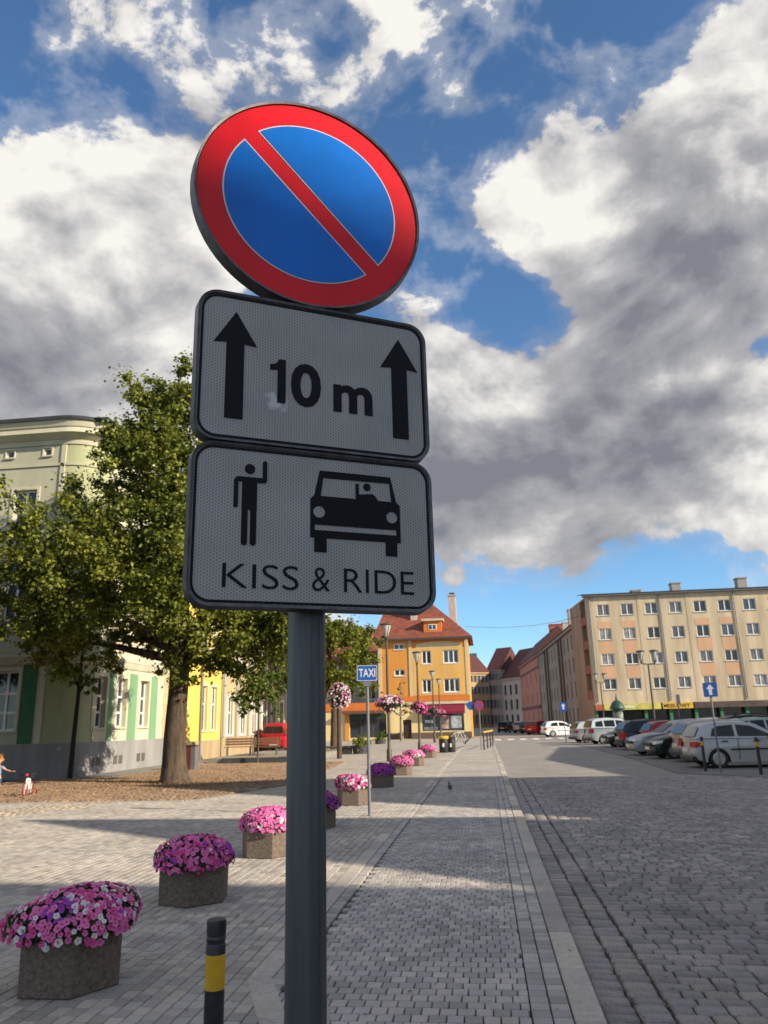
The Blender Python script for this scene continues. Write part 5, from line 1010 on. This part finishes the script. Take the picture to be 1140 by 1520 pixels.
def car(label, kind, paint, x, y, heading, z=-.04, name='parked_car', cat='car', group='cars parked in the square', rails=False):
    T = TYPES[kind]; L_ = T['L']; hw = T['W']/2; pm = PAINT[paint]; t = thing(name, label, cat, (x, y, z), R(heading), group); ox = T['xr']      # origin at the rear axle
    RW = .315; 
    def arch(xc, n=9): return [(xc+.375*math.cos(R(180*i/n)), .2+.46*math.sin(R(180*i/n))) for i in range(n+1)]
    out = list(T['body']); bottom = arch(T['xf'])+arch(T['xr']); nb = len(out); out = out+bottom
    def hwx(px, pz): q = abs(px-L_/2)/(L_/2); return hw*(1-.17*q**7)*(1-.05*max(0, (.42-pz)/.3))
    layers = [(-1, .035), (-.93, 0), (-.5, 0), (.5, 0), (.93, 0), (1, .035)]; vs = []; n = len(out); cxm, czm = L_/2, .6
    for f, ins in layers:
        for (px, pz) in out:
            sx = (1 if px < cxm else -1)*ins*(1 if abs(px-cxm) > L_*.42 else 0); sz = -ins if pz > .85 else 0
            vs.append((px+sx+(abs(f)**6)*(.10 if px < .3 else -.14 if px > L_-.4 else 0)-ox, f*hwx(px, pz), pz+sz+(.025 if (abs(f) < .6 and pz > .7) else 0)))
    mb = MB(); o0 = len(mb.v); mb.v += vs
    for a in range(len(layers)-1):
        for j in range(n):
            mb.f.append((a*n+j, a*n+(j+1) % n, (a+1)*n+(j+1) % n, (a+1)*n+j)); mb.mi.append(1 if j >= nb-1 else 0)
    mb.f += [tuple(range(n)), tuple((len(layers)-1)*n+j for j in range(n-1, -1, -1))]; mb.mi += [0, 0]
    mb.build('body', [pm, BLACK], t, world=False, smooth=38)
    g = T['gh']; zb = g[0][1]; gw = lambda pz: (hw-.05)-(pz-zb)*.40
    vs = []; n = len(g); ly = [(-1, 0), (-.9, .02), (0, .04), (.9, .02), (1, 0)]
    for f, c_ in ly: vs += [(px-ox, f*gw(pz), pz+(c_ if pz > zb+.2 else 0)) for px, pz in g]
    mb = MB(); mb.v += vs
    for a in range(len(ly)-1): mb.f += [(a*n+j, a*n+j+1, (a+1)*n+j+1, (a+1)*n+j) for j in range(n-1)]
    mb.f += [tuple(range(n)), tuple((len(ly)-1)*n+j for j in range(n-1, -1, -1))]; mb.mi = [0]*len(mb.f); mb.build('cabin', pm, t, world=False, smooth=38)
    for s in (-1, 1):
        for gp in T['glass']: MB().add([(px-ox, s*(gw(pz)+.006), pz) for px, pz in gp]+[(px-ox, s*(gw(pz)-.02), pz) for px, pz in gp], [tuple(range(len(gp)))]+[(i, (i+1) % len(gp), len(gp)+(i+1) % len(gp), len(gp)+i) for i in range(len(gp))]).build('side_window', CARGLASS, t, world=False)
    for nm, (x0, z0, x1, z1) in (('rear_window', T['rg']), ('windscreen', T['wg'])):
        sgn = -1 if nm == 'rear_window' else 1; vs = []
        for f in (-.86, -.45, 0, .45, .86): vs += [(x0-ox+sgn*.035, f*gw(z0), z0+.012), (x1-ox+sgn*.035, f*gw(z1), z1+.035)]
        MB().add(vs, [(2*i, 2*i+2, 2*i+3, 2*i+1) for i in range(4)]).build(nm, CARGLASS, t, world=False, smooth=60)
    for px in (T['xr'], T['xf']):
        for s in (-1, 1):
            yc = s*(hw-.12); wh = MB().lathe([(.2,-.03),(.205,-.09),(.29,-.1),(RW,-.07),(RW,.07),(.29,.1),(.205,.09),(.2,.03)], 22, (px-ox, yc, RW), 'y').build('wheel', RUBBER, t, world=False, smooth=40)
            mb = MB().lathe([(.205,.06*s),(.205,.085*s),(.18,.09*s),(.17,.05*s)], 22, (px-ox, yc, RW), 'y')
            for k in range(7):
                a = 2*math.pi*k/7; c_, s_ = math.cos(a), math.sin(a); P = lambda r_, w_: (px-ox+r_*c_-w_*s_, yc+.086*s, RW+r_*s_+w_*c_); mb.add([P(.03,-.03),P(.19,-.035),P(.19,.035),P(.03,.03)], [(0,1,2,3)])
            mb.lathe([(.055,.08*s),(.055,.1*s),(.03,.102*s)], 12, (px-ox, yc, RW), 'y'); mb.build('rim', CHROME, wh, world=False)
            MB().lathe([(.19,.035*s),(.19,.045*s),(.02,.045*s)], 18, (px-ox, yc, RW), 'y').build('brake_disc', BLACK, wh, world=False)
    hz, tz, hgt = T['hz']
    for s in (-1, 1):
        y0_, y1_ = sorted((s*(hw-.02), s*(hw-.34)))
        tall = .5 if kind in ('van', 'wagon', 'box') else .30; x0_ = (.06 if kind != 'hatch' else .09)-ox
        w1, w2 = s*(hw*.83+.015), s*(hw*.50)
        MB().add([(x0_+.16,s*(hwx(.3, .9)+.004),hz-.02),(x0_+.05,w1,hz-.0),(x0_-.075,w2,hz-.01),(x0_-.085,w2,hz-tall*.55),(x0_+.0,w1,hz-tall*.62),(x0_+.15,s*(hwx(.3, .7)+.004),hz-tall*.5)], [(0,1,4,5),(1,2,3,4)]).build('tail_lamp', TAIL, t, world=False)
        f_ = L_-ox; MB().add([(f_-.42,s*(hwx(L_-.42, .7)+.006),tz+.06),(f_-.17,s*hw*.88,tz+.045),(f_-.045,s*hw*.52,tz-.0),(f_-.015,s*hw*.52,tz-.12),(f_-.13,s*hw*.88,tz-.10),(f_-.38,s*(hwx(L_-.42, .7)+.006),tz-.04)], [(0,1,4,5),(1,2,3,4)]).build('headlight', HEADL, t, world=False)
        MB().lathe([(.02,0),(.09,.02),(.10,.10),(.06,.16)], 10, (0, 0, 0)).build('mirror', pm, t, world=False, smooth=50).location = (g[-1][0]-ox-.42, s*(hw+.06), zb+.02)
        for hx in ([1.05, 2.1] if kind == 'hatch' else [1.3, 2.35]): MB().box(hx-ox-.1, hx-ox+.1, s*hw-.012, s*hw+.022, .85, .89).build('door_handle', BLACK if paint == 'silver' else pm, t, world=False)
        MB().box(T['xr']-ox+.42, T['xf']-ox-.42, s*hw-.02, s*hw+.014, .58, .63).build('side_moulding', BLACK, t, world=False)
        for hx in ((1.47, 2.72) if kind == 'hatch' else (1.75, 2.95)): MB().box(hx-ox-.006, hx-ox+.006, s*hw-.02, s*hw+.004, .3, .95).build('door_gap', BLACK, t, world=False)
        if rails: MB().tube([(.6-ox, s*.56, g[2][1]+.04), (1.2-ox, s*.56, g[3][1]+.08), (2.2-ox, s*.56, g[4][1]+.06)], .02, 6).build('roof_rail', BLACK, t, world=False)
    MB().box(-.03-ox, .01-ox, -.26, .26, tz-.16, tz-.05).build('number_plate', PLATEW, t, world=False); MB().box(L_-ox-.01, L_-ox+.025, -.26, .26, .38, .49).build('number_plate', PLATEW, t, world=False)
    MB().box(-.02-ox, .16-ox, -hw*.80, hw*.80, .24, .40).build('rear_bumper', BLACK, t, world=False, bevel=.03); MB().box(L_-ox-.1, L_-ox+.018, -hw*.62, hw*.62, .54, .66).build('grille', BLACK, t, world=False, bevel=.02)
    return t
car('silver five door hatchback parked nearest the black bollards', 'hatch', 'silver', 7.62, 28.7, 4)
car('beige grey estate with tall red tail lamps beside the silver hatchback', 'wagon', 'beige', 8.15, 32.3, 6)
car('dark green car parked nose first towards the road', 'hatch', 'green', 10.15, 35.3, 186)
car('grey car parked nose first next to the dark green one', 'wagon', 'grey', 10.25, 38.6, 186)
car('dark red hatchback between the grey and navy cars', 'hatch', 'red', 8.7, 41.8, 8)
car('navy estate with pale roof glare parked behind the red hatchback', 'wagon', 'navy', 8.0, 45.0, 10, rails=True)
car('black hatchback parked nose first beside the pale blue people carrier', 'hatch', 'black', 10.4, 49.6, 188)
car('pale ice blue people carrier at the end of the parked row', 'van', 'ice', 7.6, 55.2, 12)
car('small grey car half hidden behind the people carrier', 'hatch', 'grey', 7.0, 59.5, 14)
car('white hatchback parked alone past the people carrier', 'hatch', 'white', 6.35, 80.5, 14, -.06)
car('red car parked past the white hatchback', 'wagon', 'crimson', 5.6, 93.5, 50, -.06); car('dark green car parked down the street', 'wagon', 'bottle', 5.2, 101, 60, -.06); car('silver car parked down the street beyond the green one', 'hatch', 'silver', 4.6, 108, 64, -.06); car('black car parked farthest down the shaded street', 'wagon', 'black', 2.6, 112, 70, -.06)
car('mint green estate in the second row behind the silver hatchback', 'wagon', 'mint', 12.0, 39.5, 6, rails=True); car('ice blue hatchback in the second row at the right end', 'van', 'ice', 14.3, 38.0, 4); car('black estate with roof rails in the second row', 'van', 'black', 13.0, 43.5, 6, rails=True); car('white estate in the second row behind the red hatchback', 'wagon', 'white', 12.6, 48.5, 8)
car('red delivery van parked behind the sapling with its rear doors showing', 'box', 'crimson', -13.9, 51.6, 92, .0, 'delivery_van', 'van', None)
# ------------------------------------------------------------------ bicycles, child, pigeon
def bicycle(label, loc, rz, wr, fm, wm, seat_h, child=False, lean=0):
    t = thing('bicycle', label, 'bicycle', loc, rz); t.rotation_euler = (R(lean), 0, rz); wb = wr*3.1
    for x_ in (0, wb):
        mb = MB(); k = 26; pts = [(x_+wr*.95*math.cos(2*math.pi*i/k), 0, wr+wr*.95*math.sin(2*math.pi*i/k)) for i in range(k+1)]; mb.tube(pts, wr*.11 if child else wr*.05, 6, False); w_ = mb.build('wheel', wm if child else RUBBER, t, world=False, smooth=60)
        mb = MB()
        for i in range(10): mb.tube([(x_, 0, wr), (x_+wr*.92*math.cos(.63*i), 0, wr+wr*.92*math.sin(.63*i))], .004 if not child else .006, 4)
        mb.build('spokes', CHROME, w_, world=False)
    bb = (wb*.45, 0, wr*.9); hd = (wb*.80, 0, seat_h*.98); st_ = (wb*.34, 0, seat_h*.9); q = .02 if not child else .024
    MB().tube([(0,0,wr), bb], q*.7, 6).tube([bb, hd], q, 6).tube([bb, st_], q, 6).tube([st_, (0,0,wr)], q*.7, 6).tube([st_, hd], q, 6).tube([hd, (wb,0,wr)], q, 6).build('frame', fm, t, world=False, smooth=60)
    MB().tube([hd, (hd[0]-.02,0,seat_h*1.16)], q*.8, 6).tube([(hd[0]-.06,-.24*(.8 if child else 1),seat_h*1.24),(hd[0],-.1,seat_h*1.18),(hd[0],.1,seat_h*1.18),(hd[0]-.06,.24*(.8 if child else 1),seat_h*1.24)], q*.8, 6).build('handlebar', BLACK, t, world=False)
    MB().add([(st_[0]-.13,-.08,seat_h),(st_[0]-.13,.08,seat_h),(st_[0]+.13,0,seat_h+.01),(st_[0]-.11,-.06,seat_h+.05),(st_[0]-.11,.06,seat_h+.05),(st_[0]+.11,0,seat_h+.04)], [(0,2,1),(3,4,5),(0,1,4,3),(1,2,5,4),(2,0,3,5)]).build('saddle', BLACK, t, world=False)
    MB().tube([bb, (bb[0]+.1,.06,bb[2]-.1)], .01, 5).tube([bb, (bb[0]-.1,-.06,bb[2]+.1)], .01, 5).build('crank', CHROME, t, world=False)
    if child:
        for s in (-1, 1):
            MB().tube([(0,0,wr),(0,s*.15,wr*.75)], .012, 5).lathe([(.03,s*.15-.012),(wr*.36,s*.15-.01),(wr*.36,s*.15+.01),(.03,s*.15+.012)], 14, (0,0,wr*.36), 'y').build('training_wheel', wm, t, world=False)
        MB().lathe([(.02,0),(.04,.02),(.03,.06)], 10, (hd[0]+.06,0,seat_h*1.12)).build('bell', mat('pink_plastic', (.7,.02,.12), .4), t, world=False)
RW_ = mat('red_tyre', (.26, .010, .02), .5); bicycle('small white and red child bicycle with training wheels at the tree bed', (-12.55, 20.9, .03), R(-76), .17, WHITE, RW_, .45, True)
bicycle('white bicycle leaning before the crimson awning shop', (-2.9, 65.2, 0), R(12), .33, WHITE, RUBBER, .85, lean=6); bicycle('silver bicycle parked beside the white one before the shop', (-2.6, 66.0, 0), R(25), .33, CHROME, RUBBER, .85, lean=-6)
def skinned(name, joints, edges, m, parent, sub=2):
    me = bpy.data.meshes.new(name); me.from_pydata([j[:3] for j in joints], edges, []); o = bpy.data.objects.new(name, me); C.objects.link(o); o.parent = parent; me.materials.append(m)
    sk = o.modifiers.new('skin', 'SKIN'); 
    for i, j in enumerate(joints):
        d = me.skin_vertices[0].data[i]; d.radius = (j[3], j[4] if len(j) > 4 else j[3]); d.use_root = (i == 0)
    sk.use_smooth_shade = True; ss = o.modifiers.new('subdivision', 'SUBSURF'); ss.levels = sub; ss.render_levels = sub
    return o
SKIN = mat('skin', (.55, .30, .20), .6, .08, 6); SHIRT = mat('blue_grey_shirt', (.24, .29, .38), .9, .15, 9); SHORT = mat('teal_shorts', (.025, .09, .14), .9, .15, 9); HAIR = mat('blond_hair', (.38, .17, .05), .8, .3, 20)
kd = thing('person', 'small child in blue grey shirt and teal shorts holding the bicycle', 'person', (-13.62, 20.95, .04))
kid = skinned('body', [(0,0,.46,.075,.06),(0,0,.60,.078,.06),(0,0,.72,.08,.055),(0,0,.775,.03),(0,0,.83,.055),(0,0,.90,.078,.085),(0,0,.955,.06),
   (.105,0,.715,.034),(.24,.0,.64,.027),(.40,-.02,.60,.022),(.47,-.03,.60,.020),(-.105,0,.715,.034),(-.15,.0,.58,.027),(-.16,-.03,.45,.022),(-.16,-.04,.39,.018),
   (.06,0,.40,.058),(.065,-.02,.22,.042),(.065,.0,.06,.028),(.065,-.08,.02,.024),(-.06,0,.40,.058),(-.065,.02,.22,.042),(-.065,.04,.06,.028),(-.065,-.04,.02,.024),
   (.505,-.045,.605,.0085),(.53,-.05,.59,.0075),(.51,-.03,.605,.0085),(.54,-.032,.59,.0075),(.505,-.015,.6,.0085),(.532,-.012,.588,.0075),(.48,-.055,.615,.009),(.50,-.07,.61,.008)],
   [(0,1),(1,2),(2,3),(3,4),(4,5),(5,6),(2,7),(7,8),(8,9),(9,10),(2,11),(11,12),(12,13),(13,14),(0,15),(15,16),(16,17),(17,18),(0,19),(19,20),(20,21),(21,22),(10,23),(23,24),(10,25),(25,26),(10,27),(27,28),(10,29),(29,30)], SKIN, kd)
skinned('shirt', [(0,0,.45,.092,.075),(0,0,.60,.090,.072),(0,0,.72,.092,.066),(.11,0,.715,.048),(.19,0,.67,.043),(-.11,0,.715,.048),(-.145,0,.62,.043)], [(0,1),(1,2),(2,3),(3,4),(2,5),(5,6)], SHIRT, kd)
skinned('shorts', [(0,0,.44,.088,.07),(.062,0,.38,.070),(.066,-.012,.25,.064),(-.062,0,.38,.070),(-.066,.012,.25,.064)], [(0,1),(1,2),(0,3),(3,4)], SHORT, kd)
skinned('hair', [(0,.015,.955,.084,.080),(0,.045,.90,.070,.05),(0,-.01,1.0,.05)], [(0,1),(0,2)], HAIR, kd)
MB().lathe([(.004,0),(.012,.004),(.008,.016)], 8).build('nose', SKIN, kd, world=False, smooth=60).location = (0, -.088, .885)
for s in (-1, 1):
    MB().lathe([(.003,-.006),(.009,0),(.003,.006)], 8).build('eye', BLACK, kd, world=False, smooth=60).location = (s*.03, -.08, .905); MB().box(s*.065-.035, s*.065+.035, -.11 if s > 0 else -.07, .05 if s > 0 else .09, 0, .055).build('shoe', BLACK, kd, world=False, bevel=.015)
pg = thing('pigeon', 'dark grey pigeon walking on the shaded pavement', 'bird', (-.96, 20.1, 0), R(100)); PG = mat('pigeon_feather', (.035, .037, .045), .6, .3, 30)
skinned('body', [(0,0,.115,.052,.05),(.07,0,.14,.045,.042),(.115,0,.19,.024),(.13,0,.225,.024),(.15,0,.222,.016),(.175,0,.215,.005),(-.08,0,.095,.036,.03),(-.15,0,.075,.022,.012),(-.21,0,.06,.022,.006)], [(0,1),(1,2),(2,3),(3,4),(4,5),(0,6),(6,7),(7,8)], PG, pg)
for s in (-1, 1): MB().tube([(.0,s*.025,.08),(.012,s*.027,.03),(.0,s*.028,.006)], .005, 5).tube([(.0,s*.028,.006),(.04,s*.034,.004)], .004, 4).tube([(.0,s*.028,.006),(-.02,s*.028,.004)], .004, 4).build('leg', mat('pigeon_leg', (.3, .08, .07), .6), pg, world=False)
for s in (-1, 1): MB().add([(.07,s*.048,.15),(.0,s*.058,.135),(-.12,s*.03,.085),(-.17,s*.016,.08),(-.05,s*.046,.155)], [(0,1,2,3,4)]).build('wing', mat('pigeon_wing', (.07, .075, .085), .6, .4, 25), pg, world=False)
